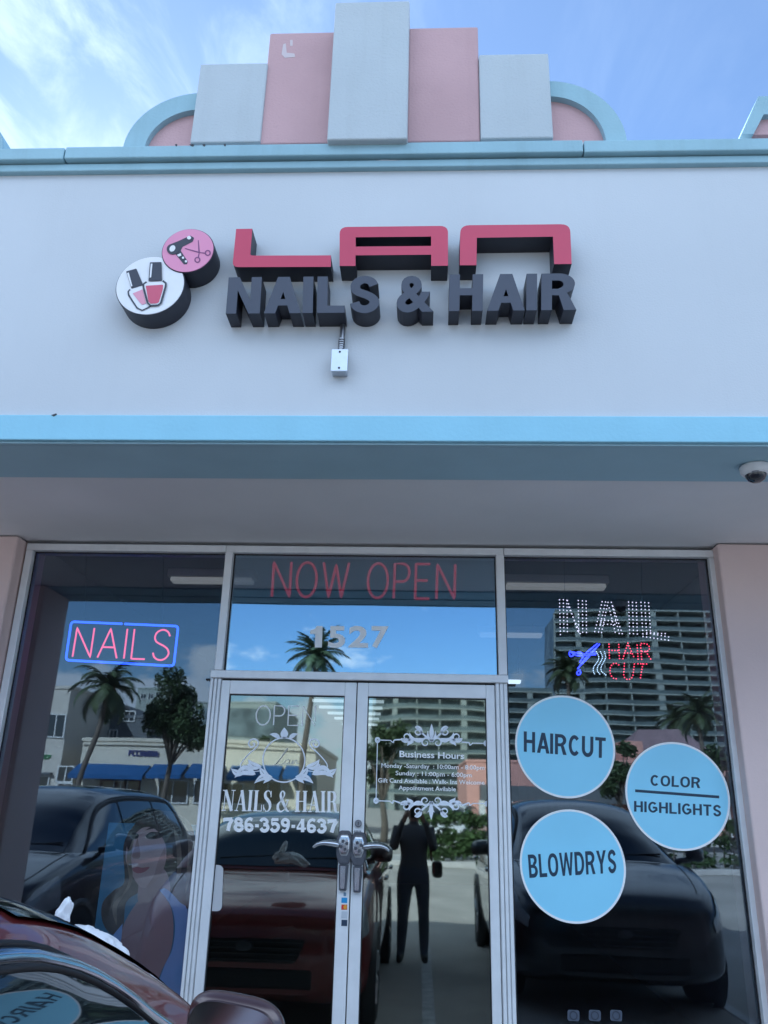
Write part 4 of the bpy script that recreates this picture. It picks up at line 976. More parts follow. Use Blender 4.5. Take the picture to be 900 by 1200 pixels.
def car(name, label, cat, loc, rz, paint, L, top, wid, bot, roof, rail_w, belt_w, belt_z, tcow, troof, tdeck, side_t, wheels, mir, crown=0.13, moff=0.0, mir_m=None, van=False):
    t = thing(name, label, cat, loc, rz)
    ft, fwid, fb, fr, frw, fbw, fbz = map(smooth_interp, (top, wid, bot, roof, rail_w, belt_w, belt_z))
    Yc = lambda s: L/2-s*L
    def body_sec(s):
        w, zt, zb = fwid(s), ft(s), fb(s); zm = zb+(zt-zb)*0.55
        half = [(0, zb), (w*0.7, zb), (w*0.93, zb+0.06), (w*0.99, zb+(zt-zb)*0.25), (w, zm), (w*0.985, zb+(zt-zb)*0.78), (w*0.94, zt-0.05), (w*0.84, zt-0.012), (w*0.5, zt+0.012), (0, zt+0.02)]
        return catmull(half, 3)
    S = sorted(set([i/60 for i in range(61)]+[0.006, 0.012, 0.025, 0.988, 0.994]))
    rows = []
    for s in S:
        h = body_sec(s); rows.append([(x, Yc(s), z) for x, z in h]+[(-x, Yc(s), z) for x, z in h[-2:0:-1]])
    b = MB(); n = len(rows[0]); b.v = [p for r_ in rows for p in r_]
    for i in range(len(rows)-1):
        for j in range(n): b.f.append([i*n+j, i*n+(j+1) % n, (i+1)*n+(j+1) % n, (i+1)*n+j]); b.m.append(0)
    b.f.append(list(range(n))[::-1]); b.m.append(0); b.f.append([(len(rows)-1)*n+j for j in range(n)]); b.m.append(0)
    body = b.build('body', [paint], t, local=True); smooth_by_angle(body, 50)
    # greenhouse
    def gh(s, u):
        zt, wr, wb, zb = fr(s), frw(s), fbw(s), fbz(s)
        k = max(0.0, min(1.0, (zt-zb)/0.35)); zr = zt-crown*k-0.01
        pts = [(wb, zb-0.03), ((wb+wr)/2+0.012*k, (zb+zr)/2), (wr, zr), (wr*0.88, zr+0.5*(zt-zr)), (wr*0.55, zr+0.87*(zt-zr)), (0, zt)]
        us = [0, 0.25, 0.5, 0.62, 0.8, 1.0]
        # piecewise catmull in u
        i = min(max(int(np.searchsorted(us, u))-1, 0), 4); tt = (u-us[i])/(us[i+1]-us[i])
        q = [np.array(p_) for p_ in pts]
        p0 = q[i-1] if i > 0 else 2*q[0]-q[1]; p3 = q[i+2] if i < 4 else np.array([-q[4][0], q[4][1]])
        p1, p2 = q[i], q[i+1]
        r_ = 0.5*((2*p1)+(-p0+p2)*tt+(2*p0-5*p1+4*p2-p3)*tt*tt+(-p0+3*p1-3*p2+p3)*tt**3)
        return np.array([r_[0], Yc(s), r_[1]])
    def nrm(s, u, sd):
        e = 1e-3; a = gh(min(s+e, 1), u)-gh(max(s-e, 0), u); c_ = gh(s, min(u+e, 1))-gh(s, max(u-e, 0))
        v = np.cross(a, c_); v /= np.linalg.norm(v)+1e-12
        if v[2] < 0 and u > 0.55 or (u <= 0.55 and v[0] < 0): v = -v
        return v*np.array([sd, 1, 1])
    g0, g1 = roof[0][0], roof[-1][0]
    SS = [g0+(g1-g0)*i/56 for i in range(57)]; U = [0, 0.1, 0.2, 0.3, 0.4, 0.46, 0.5, 0.54, 0.58, 0.62, 0.68, 0.75, 0.82, 0.9, 1.0]
    rows = [[gh(s, u) for u in U]+[gh(s, u)*np.array([-1, 1, 1]) for u in U[-2::-1]] for s in SS]
    b = MB(); n = len(rows[0]); b.v = [tuple(p) for r_ in rows for p in r_]
    for i in range(len(rows)-1):
        for j in range(n-1): b.f.append([i*n+j, (i+1)*n+j, (i+1)*n+j+1, i*n+j+1]); b.m.append(0)
    rf = b.build('roof', [paint], t, local=True); smooth_by_angle(rf, 60)
    def patch(pname, m, sl, ul_fn, sides=(1,), off=0.006, nu=8):
        """skin patch s in sl, u from ul_fn(s)"""
        b = MB(); n = nu+1
        for sd in sides:
            base = len(b.v)
            for s in sl:
                u0, u1 = ul_fn(s)
                for k in range(n):
                    u = u0+(u1-u0)*k/nu; p_ = gh(s, u)*np.array([sd, 1, 1])+nrm(s, u, sd)*off; b.v.append(tuple(p_))
            for i in range(len(sl)-1):
                for k in range(n-1):
                    q = [base+i*n+k, base+(i+1)*n+k, base+(i+1)*n+k+1, base+i*n+k+1]
                    b.f.append(q if sd > 0 else q[::-1]); b.m.append(0)
        o = b.build(pname, m, t, local=True); o.data.polygons.foreach_set('use_smooth', [True]*len(o.data.polygons)); return o
    # windscreen and back window run right across
    def across(pname, sa, sb, ua):
        b = MB(); sl = [sa+(sb-sa)*i/16 for i in range(17)]; us = [ua+(1-ua)*k/8 for k in range(9)]
        for s in sl:
            row = [gh(s, u)+nrm(s, u, 1)*0.006 for u in us]
            row = row+[p_*np.array([-1, 1, 1]) for p_ in row[-2::-1]]; b.v += [tuple(p_) for p_ in row]
        n = 17
        for i in range(16):
            for k in range(n-1): b.f.append([i*n+k, (i+1)*n+k, (i+1)*n+k+1, i*n+k+1]); b.m.append(0)
        o = b.build(pname, car_glass, t, local=True); o.data.polygons.foreach_set('use_smooth', [True]*len(o.data.polygons))
    across('windscreen', tcow, troof, 0.60); across('rear_window', tdeck[0], tdeck[1], 0.60)
    # side windows: front and rear door each side, chrome and rubber line
    for sd in (1, -1):
        for (sa, sb, ta, tb_) in side_t:
            sl = [sa+(sb-sa)*i/18 for i in range(19)]
            def ul(s, sa=sa, sb=sb, ta=ta, tb_=tb_):
                k = (s-sa)/(sb-sa); top_ = 0.485
                if ta and k < ta: top_ = 0.10+0.385*math.sin(math.pi/2*k/ta)**0.8
                if tb_ and k > 1-tb_: top_ = min(top_, 0.10+0.385*math.sin(math.pi/2*(1-k)/tb_)**0.8)
                return 0.10, max(0.105, top_)
            patch('side_window', car_glass, sl, ul, (sd,), 0.007)
        sa, sb = side_t[0][0], side_t[-1][1]
        def line(uo, off, r_, m, nm):
            pts = []
            for i in range(41):
                s = sa-0.004+(sb-sa+0.008)*i/40; k = (s-sa)/(sb-sa); ta = side_t[0][2]*(side_t[0][1]-side_t[0][0])/(sb-sa); tb_ = side_t[-1][3]*(side_t[-1][1]-side_t[-1][0])/(sb-sa)
                top_ = 0.485
                if k < ta: top_ = 0.10+0.385*math.sin(math.pi/2*max(k, 0)/ta)**0.8
                if k > 1-tb_: top_ = min(top_, 0.10+0.385*math.sin(math.pi/2*max(1-k, 0)/tb_)**0.8)
                u = top_+uo; pts.append(gh(s, u)*np.array([sd, 1, 1])+nrm(s, u, sd)*off)
            b = MB(); b.tube(pts, r_, 8); b.build(nm, m, t, True, local=True)
        line(0.004, 0.007, 0.006, black_trim, 'window_seal')
        line(0.026, 0.004, 0.015, chrome if not van else black_trim, 'window_moulding')
        line(0.052, 0.003, 0.006, black_trim, 'door_seam')
        # mirror
        ms, mz = mir; w = fwid(ms)+moff
        b = MB(); bm = bmesh.new(); bmesh.ops.create_uvsphere(bm, u_segments=32, v_segments=20, radius=1)
        pw = lambda v_, e: math.copysign(abs(v_)**e, v_)
        for v in bm.verts:
            x_, y_, z_ = v.co; x_, z_ = pw(x_, 0.6), pw(z_, 0.6); k_ = 1-0.28*max(0, y_)
            v.co = Vector((x_*0.094*k_, y_*0.085 if y_ > 0 else y_*0.03, z_*0.075*k_-0.012*x_*sd))
        b.from_bm(bm, 0, Matrix.Translation((sd*(w+0.11), Yc(ms), mz)))
        b.tube([(sd*(w-0.10-moff*0.5), Yc(ms)+0.03, mz-0.075), (sd*(w+0.05), Yc(ms)+0.02, mz-0.05)], 0.03, 8)
        mo = b.build('side_mirror', mir_m or paint, t, True, local=True)
        b = MB(); rr = [(sd*(w+0.11)+0.082*pw(math.cos(a), 0.55), mz+0.062*pw(math.sin(a), 0.55)-0.012*sd*pw(math.cos(a), 0.55)) for a in np.linspace(0, 2*math.pi, 40, endpoint=False)]
        b.prism([rr], Yc(ms)-0.034, Yc(ms)-0.020); b.build('mirror_glass', mat('silvered_mirror', (0.62, 0.58, 0.55), 0.12, 1.0, var=0.05, vscale=9), mo, local=True)
        # handles
        b = MB()
        for s in (side_t[0][1]-0.03, side_t[-1][1]-0.05): b.bbox(sd*(fwid(s)-0.01), sd*(fwid(s)+0.03), Yc(s)-0.1, Yc(s)+0.1, ft(s)-0.19, ft(s)-0.155, 0.01)
        b.build('door_handle', chrome, t, local=True)
    for s in wheels:
        for sd in (1, -1):
            w = fwid(s); r_ = 0.33 if not van else 0.36; cx = sd*(w-0.10)
            b = MB(); b.lathe([(r_*0.62, -0.11), (r_*0.93, -0.115), (r_, -0.08), (r_, 0.08), (r_*0.93, 0.115), (r_*0.62, 0.11)], (cx, Yc(s), r_), 28, 0, 'X'); wh = b.build('tyre', tyre_m, t, True, local=True)
            b = MB(); b.lathe([(0, sd*0.10), (r_*0.15, sd*0.105), (r_*0.2, sd*0.07), (r_*0.52, sd*0.075), (r_*0.63, sd*0.105), (r_*0.63, sd*0.0)], (cx, Yc(s), r_), 28, 0, 'X')
            for k in range(5):
                a = k*1.2566; b.tube([(cx+sd*0.095, Yc(s)+0.05*math.cos(a), r_+0.05*math.sin(a)), (cx+sd*0.1, Yc(s)+r_*0.6*math.cos(a), r_+r_*0.6*math.sin(a))], 0.028, 6)
            b.build('rim', rim_m, wh, local=True)
            b = MB(); b.lathe([(r_*1.0, sd*0.112), (r_*1.17, sd*0.118), (r_*1.17, sd*0.02)], (cx, Yc(s), r_), 28, 0, 'X'); b.build('wheel_arch', black_trim, t, True, local=True)
    # nose: lamps, grille, bumper slot; tail lamps
    def on_body(s, f_):
        h = body_sec(s); i = f_*(len(h)-1); k = int(min(i, len(h)-2)); return np.array(h[k])*(1-(i-k))+np.array(h[k+1])*(i-k)
    for sd in (1, -1):
        b = MB(); rows = []
        for s in np.linspace(0.012, 0.085 if not van else 0.11, 9):
            k = (s-0.012)/0.08
            rows.append([(sd*(q[0]+0.006), Yc(s)+0.006, q[1]+0.004) for q in (on_body(s, f_) for f_ in np.linspace(0.50-0.0*k, 0.50+0.17*min(1, k+0.5), 6))])
        b.v = [tuple(p_) for r_ in rows for p_ in r_]
        for i in range(8):
            for k in range(5): b.f.append([i*6+k, (i+1)*6+k, (i+1)*6+k+1, i*6+k+1]); b.m.append(0)
        b.build('headlight', lamp_m, t, True, local=True)
        b = MB(); rows = []
        for s in np.linspace(0.955, 0.994, 6): rows.append([(sd*(q[0]+0.006), Yc(s)-0.006, q[1]) for q in (on_body(s, f_) for f_ in np.linspace(0.50, 0.66, 5))])
        b.v = [tuple(p_) for r_ in rows for p_ in r_]
        for i in range(5):
            for k in range(4): b.f.append([i*5+k, (i+1)*5+k, (i+1)*5+k+1, i*5+k+1]); b.m.append(0)
        b.build('tail_light', tail_m, t, True, local=True)
    zt0, zb0, w0 = ft(0.0), fb(0.0), fwid(0.0)
    b = MB(); yy = Yc(0)
    z0_, z1_ = zb0+(zt0-zb0)*0.52, zt0-0.03
    b.prism([rounded([(-w0*0.72, z1_), (w0*0.72, z1_), (w0*0.6, z0_), (-w0*0.6, z0_)], 0.03)], -yy-0.02, -yy+0.0)
    b.v = [(x, -y, z) for x, y, z in b.v]
    gr = b.build('grille', black_trim, t, local=True)
    b = MB()
    for k in range(4):
        z = z0_+(z1_-z0_)*(k+0.6)/4; b.tube([(-w0*(0.6+0.025*k), yy+0.022, z), (0, yy+0.032, z), (w0*(0.6+0.025*k), yy+0.022, z)], 0.009, 6)
    b.build('grille_bar', mat('dark_chrome', (0.10, 0.105, 0.115), 0.3, 0.9), gr, local=True)
    b = MB(); b.lathe([(0, 0.012), (0.055, 0.01), (0.062, 0.0)], (0, yy+0.034, z0_+(z1_-z0_)*0.7), 20, 0, 'Y'); b.v = [(x, y, (z-(z0_+(z1_-z0_)*0.7))*0.6+z0_+(z1_-z0_)*0.7) for x, y, z in b.v]; b.build('badge_plate', MATS['dark_chrome'], gr, local=True)
    b = MB(); b.bbox(-w0*0.8, w0*0.8, yy-0.03, yy+0.015, zb0+0.03, zb0+0.16, 0.02); b.build('lower_intake', black_trim, t, local=True)
    # hood shut line
    b = MB()
    for sd in (1, -1):
        b.tube([(sd*q[0], Yc(s), q[1]+0.001) for s, q in ((s, on_body(s, 0.80)) for s in np.linspace(0.05, tcow-0.005, 14))], 0.0045, 6)
    b.build('bonnet_seam', black_trim, t, local=True)
    b = MB()
    for sd in (-0.45, 0.15): b.tube([gh(tcow+0.012, 1.0)*np.array([0, 1, 1])+np.array([sd, 0.0, 0.0]), gh(tcow+0.02, 1.0)*np.array([0, 1, 1])+np.array([sd+0.5, 0, 0.0])], 0.009, 6)
    b.build('wiper', black_trim, t, local=True)
    return t, gh, Yc
def carpaint(name, c_, metal=0.3): 
    return mat(name, c_, 0.28, metal, coat=1.0, spec=0.5)
SED = dict(L=4.6,
 top=[(0,.70),(.012,.80),(.04,.87),(.10,.95),(.16,1.01),(.21,1.055),(.3,1.07),(.75,1.10),(.88,1.09),(.95,1.05),(.985,.98),(1,.82)],
 wid=[(0,.62),(.01,.72),(.03,.80),(.07,.865),(.14,.905),(.3,.925),(.7,.925),(.88,.90),(.95,.83),(.985,.75),(1,.66)],
 bot=[(0,.32),(.04,.24),(.1,.2),(.85,.22),(.95,.28),(1,.38)],
 roof=[(.195,1.07),(.22,1.17),(.243,1.26),(.268,1.345),(.304,1.425),(.34,1.47),(.38,1.50),(.45,1.53),(.55,1.54),(.66,1.52),(.76,1.46),(.86,1.32),(.93,1.16),(.955,1.10)],
 rail_w=[(.195,.81),(.243,.77),(.268,.725),(.304,.692),(.34,.675),(.40,.665),(.55,.66),(.75,.65),(.88,.66),(.955,.74)],
 belt_w=[(.195,.82),(.35,.785),(.55,.775),(.75,.77),(.955,.75)],
 belt_z=[(.195,1.05),(.5,1.08),(.955,1.085)],
 tcow=.20, troof=.37, tdeck=(.79,.945), side_t=[(.245,.515,.55,0),(.53,.79,0,.5)], wheels=(.17,.78), mir=(.30,1.186), moff=-.122)
MPV = dict(L=5.0,
 top=[(0,.72),(.012,.84),(.04,.93),(.10,1.02),(.16,1.09),(.22,1.13),(.8,1.12),(.95,1.1),(.985,1.05),(1,.9)],
 wid=[(0,.66),(.01,.76),(.03,.85),(.07,.92),(.14,.955),(.3,.975),(.75,.975),(.92,.95),(.98,.88),(1,.78)],
 bot=[(0,.32),(.05,.24),(.1,.2),(.9,.22),(1,.36)],
 roof=[(.195,1.10),(.23,1.22),(.28,1.40),(.33,1.55),(.38,1.65),(.44,1.70),(.55,1.72),(.75,1.71),(.88,1.66),(.94,1.55),(.975,1.32),(.99,1.14)],
 rail_w=[(.195,.78),(.28,.70),(.36,.655),(.5,.65),(.8,.65),(.93,.66),(.99,.76)],
 belt_w=[(.195,.82),(.35,.85),(.75,.86),(.93,.85),(.99,.82)],
 belt_z=[(.195,1.09),(.5,1.10),(.99,1.10)],
 tcow=.205, troof=.36, tdeck=(.925,.985), side_t=[(.25,.45,.62,0),(.465,.68,0,0),(.695,.90,0,.35)], wheels=(.185,.78), mir=(.29,1.20), van=True)
red_paint = carpaint('maroon_car_paint', (0.19, 0.03, 0.028), 0.2)
NOSE = -1.7
redcar, rgh, rY = car('parked_car', 'dark red parked sedan with a white cloth on its bonnet, at the lower left', 'car', (-1.25, NOSE-2.3, 0), 0, red_paint, mir_m=carpaint('brown_mirror_shell', (0.075, 0.038, 0.036), 0.2), **SED)
car('parked_car', 'dark grey minivan parked nose in, reflected behind the round stickers', 'car', (1.70, -2.75-2.5, 0), 0, carpaint('graphite_car_paint', (0.04, 0.043, 0.05)), **MPV)
car('parked_car', 'black suv parked beyond the red sedan, reflected low in the left window', 'car', (-3.9, -1.9-2.5, 0), 0, carpaint('black_car_paint', (0.018, 0.019, 0.022)), **MPV)
q = Q(520, 975, 26)
car('parked_car', 'white suv beyond the hedge, reflected in the right door glass', 'car', (Q(527, 975, 27).x, -27, 0), R(12), carpaint('white_car_paint', (0.7, 0.7, 0.7), 0), **MPV)

# crumpled white cloth lying on the windscreen
cl = Vector((-1.05, -2.1, 1.14))
b = MB()
def blob(prof, amp, seed, sub=5):
    bm = bmesh.new(); bmesh.ops.create_icosphere(bm, subdivisions=sub, radius=1)
    for v in bm.verts:
        d = v.co.normalized(); o_ = Vector((seed, 2*seed, 1))
        rr = 1+amp*(noise.noise(d*1.7+o_)+0.7*(0.45-abs(noise.noise(d*2.9+o_)))+0.35*(0.4-abs(noise.noise(d*6.3+o_)))); v.co = Vector(prof(d*rr))
    b.from_bm(bm)
blob(lambda c_: (0.07+c_.x*0.19, c_.y*0.09, 0.055+max(c_.z, -0.6)*0.075-0.32*max(0, c_.x)*0.15), 0.30, 3.1)
blob(lambda c_: (-0.085+c_.x*0.036+0.05*(c_.z*0.5+0.5), c_.y*0.035, 0.16+c_.z*0.085), 0.34, 1.3, 4)
blob(lambda c_: (-0.10+c_.x*0.06, c_.y*0.05, 0.08+c_.z*0.06), 0.5, 5.7, 4)
Mx = Matrix.Translation(cl) @ Matrix.Scale(0.66, 4) @ Matrix.Rotation(R(8), 4, 'X')
b.v = [tuple(Mx @ Vector(p_)) for p_ in b.v]
tag(b.build('white_cloth', mat('white_cotton', (0.78, 0.79, 0.82), 0.9, bump=0.4, bscale=14), smooth=True), 'crumpled white cloth lying on the bonnet of the red sedan', 'cloth')

# ================================================================== PHOTOGRAPHER
def skin_body(name, chains, mats, assign, parent, sub=2):
    me = bpy.data.meshes.new(name); vs, es, rs = [], [], []
    for ch in chains:
        prev = None
        for item in ch:
            if isinstance(item, int): prev = item; continue
            vs.append(item[0]); rs.append(item[1]); k = len(vs)-1
            if prev is not None: es.append((prev, k))
            prev = k
    me.from_pydata(vs, es, []); o = bpy.data.objects.new('tmp_skin', me); col.objects.link(o)
    sk = o.modifiers.new('s', 'SKIN'); sk.use_smooth_shade = True
    for i, v in enumerate(me.skin_vertices[0].data):
        r_ = rs[i]; v.radius = r_ if isinstance(r_, tuple) else (r_, r_); v.use_root = (i == 0)
    su = o.modifiers.new('d', 'SUBSURF'); su.levels = sub; su.render_levels = sub
    dg = bpy.context.evaluated_depsgraph_get(); m2 = bpy.data.meshes.new_from_object(o.evaluated_get(dg))
    bpy.data.objects.remove(o); b = MB()
    b.v = [tuple(v.co) for v in m2.vertices]
    for p_ in m2.polygons: b.f.append(list(p_.vertices)); b.m.append(assign(p_.center))
    bpy.data.meshes.remove(m2)
    return b.build(name, mats, parent, True, local=True)
skin_m = mat('person_skin', (0.45, 0.27, 0.2), 0.5); jacket = mat('black_jacket', (0.15, 0.14, 0.15), 0.9); trous = mat('black_trousers', (0.12, 0.13, 0.17), 0.9); shoe = mat('black_shoes', (0.01, 0.01, 0.01), 0.5); hair_m = mat('dark_hair', (0.02, 0.014, 0.01), 0.6)
per = thing('person', 'person in dark jacket and trousers holding up a phone, reflected in the right door', 'person', (-0.07, -5.22, 0))
C = [((0, 0, 0.90), (0.155, 0.115))]; ch = []
#        0 pelvis
ch.append([((0, 0, 0.90), (0.155, 0.115)), ((0, 0.005, 1.02), (0.15, 0.11)), ((0, 0.0, 1.18), (0.185, 0.13)), ((0, -0.01, 1.31), (0.175, 0.115)), ((0, -0.005, 1.385), (0.07, 0.065)), ((0, 0.01, 1.44), (0.05, 0.052)), ((0, 0.025, 1.50), (0.068, 0.08)), ((0, 0.03, 1.575), (0.078, 0.095)), ((0, 0.025, 1.635), (0.06, 0.075))])
for sd in (1, -1):
    ch.append([0, ((sd*0.095, 0, 0.80), (0.10, 0.105)), ((sd*0.11, 0.012, 0.50), (0.062, 0.066)), ((sd*0.12, -0.01, 0.30), (0.055, 0.06)), ((sd*0.125, -0.015, 0.10), (0.042, 0.045)), ((sd*0.13, 0.03, 0.05), (0.045, 0.045)), ((sd*0.14, 0.14, 0.035), (0.045, 0.03))])
    ch.append([3, ((sd*0.20, -0.005, 1.335), 0.07), ((sd*0.235, 0.10, 1.12), 0.055), ((sd*0.16, 0.24, 1.36), 0.036), ((sd*0.085, 0.335, 1.50), (0.026, 0.028)), ((sd*0.07, 0.35, 1.535), (0.022, 0.034))])
    for k in range(4):      # four fingers curl round the phone, thumb on its face
        z = 1.515+0.022*k; l = (0.9, 1.0, 0.95, 0.8)[k]
        ch.append([((sd*0.072, 0.355, z), 0.0095), ((sd*0.066, 0.385*1.0, z+0.003), 0.009), ((sd*(0.048), 0.398, z+0.004), 0.0085), ((sd*(0.048-0.018*l), 0.4, z+0.004), 0.007)])
    ch.append([((sd*0.068, 0.345, 1.50), 0.011), ((sd*0.055, 0.345, 1.535), 0.0095), ((sd*0.03, 0.352, 1.56), 0.0085)])
def asg(c_):
    if c_.z > 1.425 and abs(c_.x) < 0.12 and c_.y < 0.15: return 0
    if c_.y > 0.315 and c_.z > 1.3: return 0
    if c_.z > 0.93: return 1
    if c_.z > 0.085: return 2
    return 3
skin_body('body', ch, [skin_m, jacket, trous, shoe], asg, per)
b = MB(); bm = bmesh.new(); bmesh.ops.create_uvsphere(bm, u_segments=24, v_segments=16, radius=1)
bmesh.ops.delete(bm, geom=[v for v in bm.verts if v.co.y > 0.35 and v.co.z < 0.55], context='VERTS')
b.from_bm(bm, 0, Matrix.Translation((0, 0.012, 1.575)) @ Matrix.Diagonal((0.095, 0.112, 0.118, 1)))
b.tube([(0, -0.07, 1.58), (0, -0.105, 1.48), (0, -0.11, 1.36)], [0.08, 0.07, 0.03], 12); b.build('hair', hair_m, per, True, local=True)
b = MB()
for sd in (1, -1):
    bm = bmesh.new(); bmesh.ops.create_uvsphere(bm, u_segments=10, v_segments=8, radius=0.011); b.from_bm(bm, 0, Matrix.Translation((sd*0.032, 0.112, 1.565)))
b.build('eye', mat('eye_dark', (0.03, 0.02, 0.015), 0.2), per, True, local=True)
b = MB(); b.tube([(0, 0.112, 1.565), (0, 0.128, 1.535), (0, 0.134, 1.522), (0, 0.112, 1.515)], [0.008, 0.012, 0.015, 0.01], 8); b.build('nose', skin_m, per, True, local=True)
b = MB(); b.tube([(-0.024, 0.104, 1.488), (0, 0.112, 1.49), (0.024, 0.104, 1.488)], [0.003, 0.008, 0.003], 8); b.build('mouth', mat('lip', (0.35, 0.12, 0.11), 0.5), per, True, local=True)
b = MB(); bm = bmesh.new(); bmesh.ops.create_cube(bm, size=1); bmesh.ops.scale(bm, vec=(0.073, 0.009, 0.15), verts=bm.verts); bmesh.ops.bevel(bm, geom=bm.edges[:], offset=0.004, segments=2, affect='EDGES')
b.from_bm(bm, 0, Matrix.Translation((-0.07, -4.829, 1.545)))
b.bbox(-0.100, -0.07, -4.8245, -4.822, 1.585, 1.615, 0.001)
tag(b.build('phone', mat('phone_black', (0.02, 0.02, 0.022), 0.2)), 'black phone held up in both hands by the photographer', 'phone')
# bag on the shoulder
bag = thing('handbag', 'dark handbag with a red strap hanging at the photographer\'s side', 'bag', (0.2, -5.2, 0.80))
b = MB(); b.bbox(0.14, 0.27, -5.26, -5.16, 0.82, 1.0, 0.04); b.build('pouch', mat('dark_brown_leather', (0.025, 0.018, 0.018), 0.5), bag)
b = MB(); b.tube([(0.14, -5.11, 1.0), (0.125, -5.10, 1.2), (0.10, -5.18, 1.41), (0.12, -5.30, 1.2), (0.14, -5.265, 1.0)], 0.012, 8); b.build('strap', mat('red_strap', (0.18, 0.02, 0.025), 0.5), bag, True)
b = MB(); b.bbox(0.15, 0.175, -5.158, -5.145, 0.86, 0.98, 0.005); b.build('red_panel', MATS['red_strap'], bag)

# ================================================================== GROUND
asph = mat('worn_parking_asphalt', (0.50, 0.465, 0.41), 0.9, var=0.22, vscale=0.6, bump=0.3, bscale=120, spec=0.2)
conc = mat('pale_concrete', (0.55, 0.53, 0.50), 0.9, var=0.12, vscale=1.5, bump=0.2, bscale=90, spec=0.2)
white_paint = mat('road_paint_white', (0.6, 0.6, 0.58), 0.8, var=0.3, vscale=8)
b = MB(); b.add([(-900, -900, 0), (900, -900, 0), (900, 900, 0), (-900, 900, 0)], [(0, 1, 2, 3)]); tag(b.build('parking_lot', asph), kind='structure')
b = MB(); b.bbox(-9, 9, -1.0, 0.1, 0.001, 0.152, 0.01); tag(b.build('sidewalk', conc), kind='structure')
for x in (-4.9, -2.42, 0.08, 2.72, 5.2):
    b = MB(); b.add([(x-0.05, -6.3, 0.004), (x+0.05, -6.3, 0.004), (x+0.05, -1.05, 0.004), (x-0.05, -1.05, 0.004)], [(0, 1, 2, 3)]); tag(b.build('parking_line', white_paint), kind='structure')
b = MB(); b.bbox(-14, 13, -19.0, -18.7, 0.001, 0.15, 0.02); b.bbox(-14, 13, -21.5, -21.2, 0.001, 0.15, 0.02); b.bbox(-14, 13, -21.2, -19.0, 0.001, 0.12, 0.01)
tag(b.build('planting_strip', conc), kind='structure')
b = MB(); b.add([(-200, -37.5, 0.008), (200, -37.5, 0.008), (200, -32, 0.008), (-200, -32, 0.008)], [(0, 1, 2, 3)]); tag(b.build('road', mat('road_asphalt', (0.07, 0.07, 0.072), 0.9, var=0.15, vscale=1)), kind='structure')
b = MB(); b.bbox(-200, 200, -40.2, -37.5, 0.001, 0.15, 0.02); tag(b.build('far_pavement', conc), kind='structure')

# ================================================================== PLANTS
def leafy(b, clumps, n, size, flat=0.6, mi=0, rnd=random):
    for i in range(n):
        c_, r_ = rnd.choice(clumps)
        d = Vector((rnd.gauss(0, 1), rnd.gauss(0, 1), rnd.gauss(0, 0.8))); d = d.normalized()*r_*rnd.random()**0.4; p_ = Vector(c_)+d
        u = Vector((rnd.gauss(0, 1), rnd.gauss(0, 1), rnd.gauss(0, flat))).normalized(); w = u.cross(Vector((rnd.gauss(0, 1), rnd.gauss(0, 1), rnd.gauss(0, 1)))).normalized()
        s = size*(0.6+0.8*rnd.random())
        b.add([p_-u*s, p_-w*s*0.45, p_+u*s, p_+w*s*0.45], [(0, 1, 2, 3)], mi)
leaf_a = mat('tree_leaves', (0.055, 0.085, 0.03), 0.7, var=0.5, vscale=1.5); leaf_b = mat('hedge_leaves', (0.06, 0.105, 0.03), 0.7, var=0.5, vscale=2.5)
palm_l = mat('palm_fronds', (0.07, 0.095, 0.04), 0.6, var=0.4, vscale=1.5); palm_d = mat('dry_fronds', (0.22, 0.14, 0.06), 0.8)
bark = mat('grey_bark', (0.14, 0.115, 0.09), 0.9, var=0.3, vscale=5, bump=0.5, bscale=20)
def tree(label, x, y, h, cr, trunk_h, n=4200, lean=0.0, seed=1, size=0.16):
    rnd = random.Random(seed); t = thing('broadleaf_tree', label, 'tree', (x, y, 0), 0, 'trees across the parking lot')
    cl = []; tr = MB(); fork = Vector((lean, 0, trunk_h))
    tr.tube(catmull([(0, 0, 0), (lean*0.3+0.05, 0, trunk_h*0.5), tuple(fork)], 4), [0.16-0.006*i for i in range(9)], 8)
    for k in range(11):
        a = k*2.4; el = 0.25+0.75*rnd.random(); rr = cr*(0.45+0.5*rnd.random())*(1.1-0.5*el)
        e = Vector((lean+rr*math.cos(a), rr*math.sin(a), trunk_h+(h-trunk_h)*el*0.9)); m_ = (fork+e)/2+Vector((0, 0, 0.2))
        tr.tube(catmull([tuple(fork), tuple(m_), tuple(e)], 3), [0.07-0.008*i for i in range(7)], 6); cl.append((e, cr*(0.26+0.2*rnd.random())))
    tr.build('trunk', bark, t, True, local=True)
    b = MB(); leafy(b, cl, n, size, rnd=rnd); b.build('crown', leaf_a, t, local=True); return t
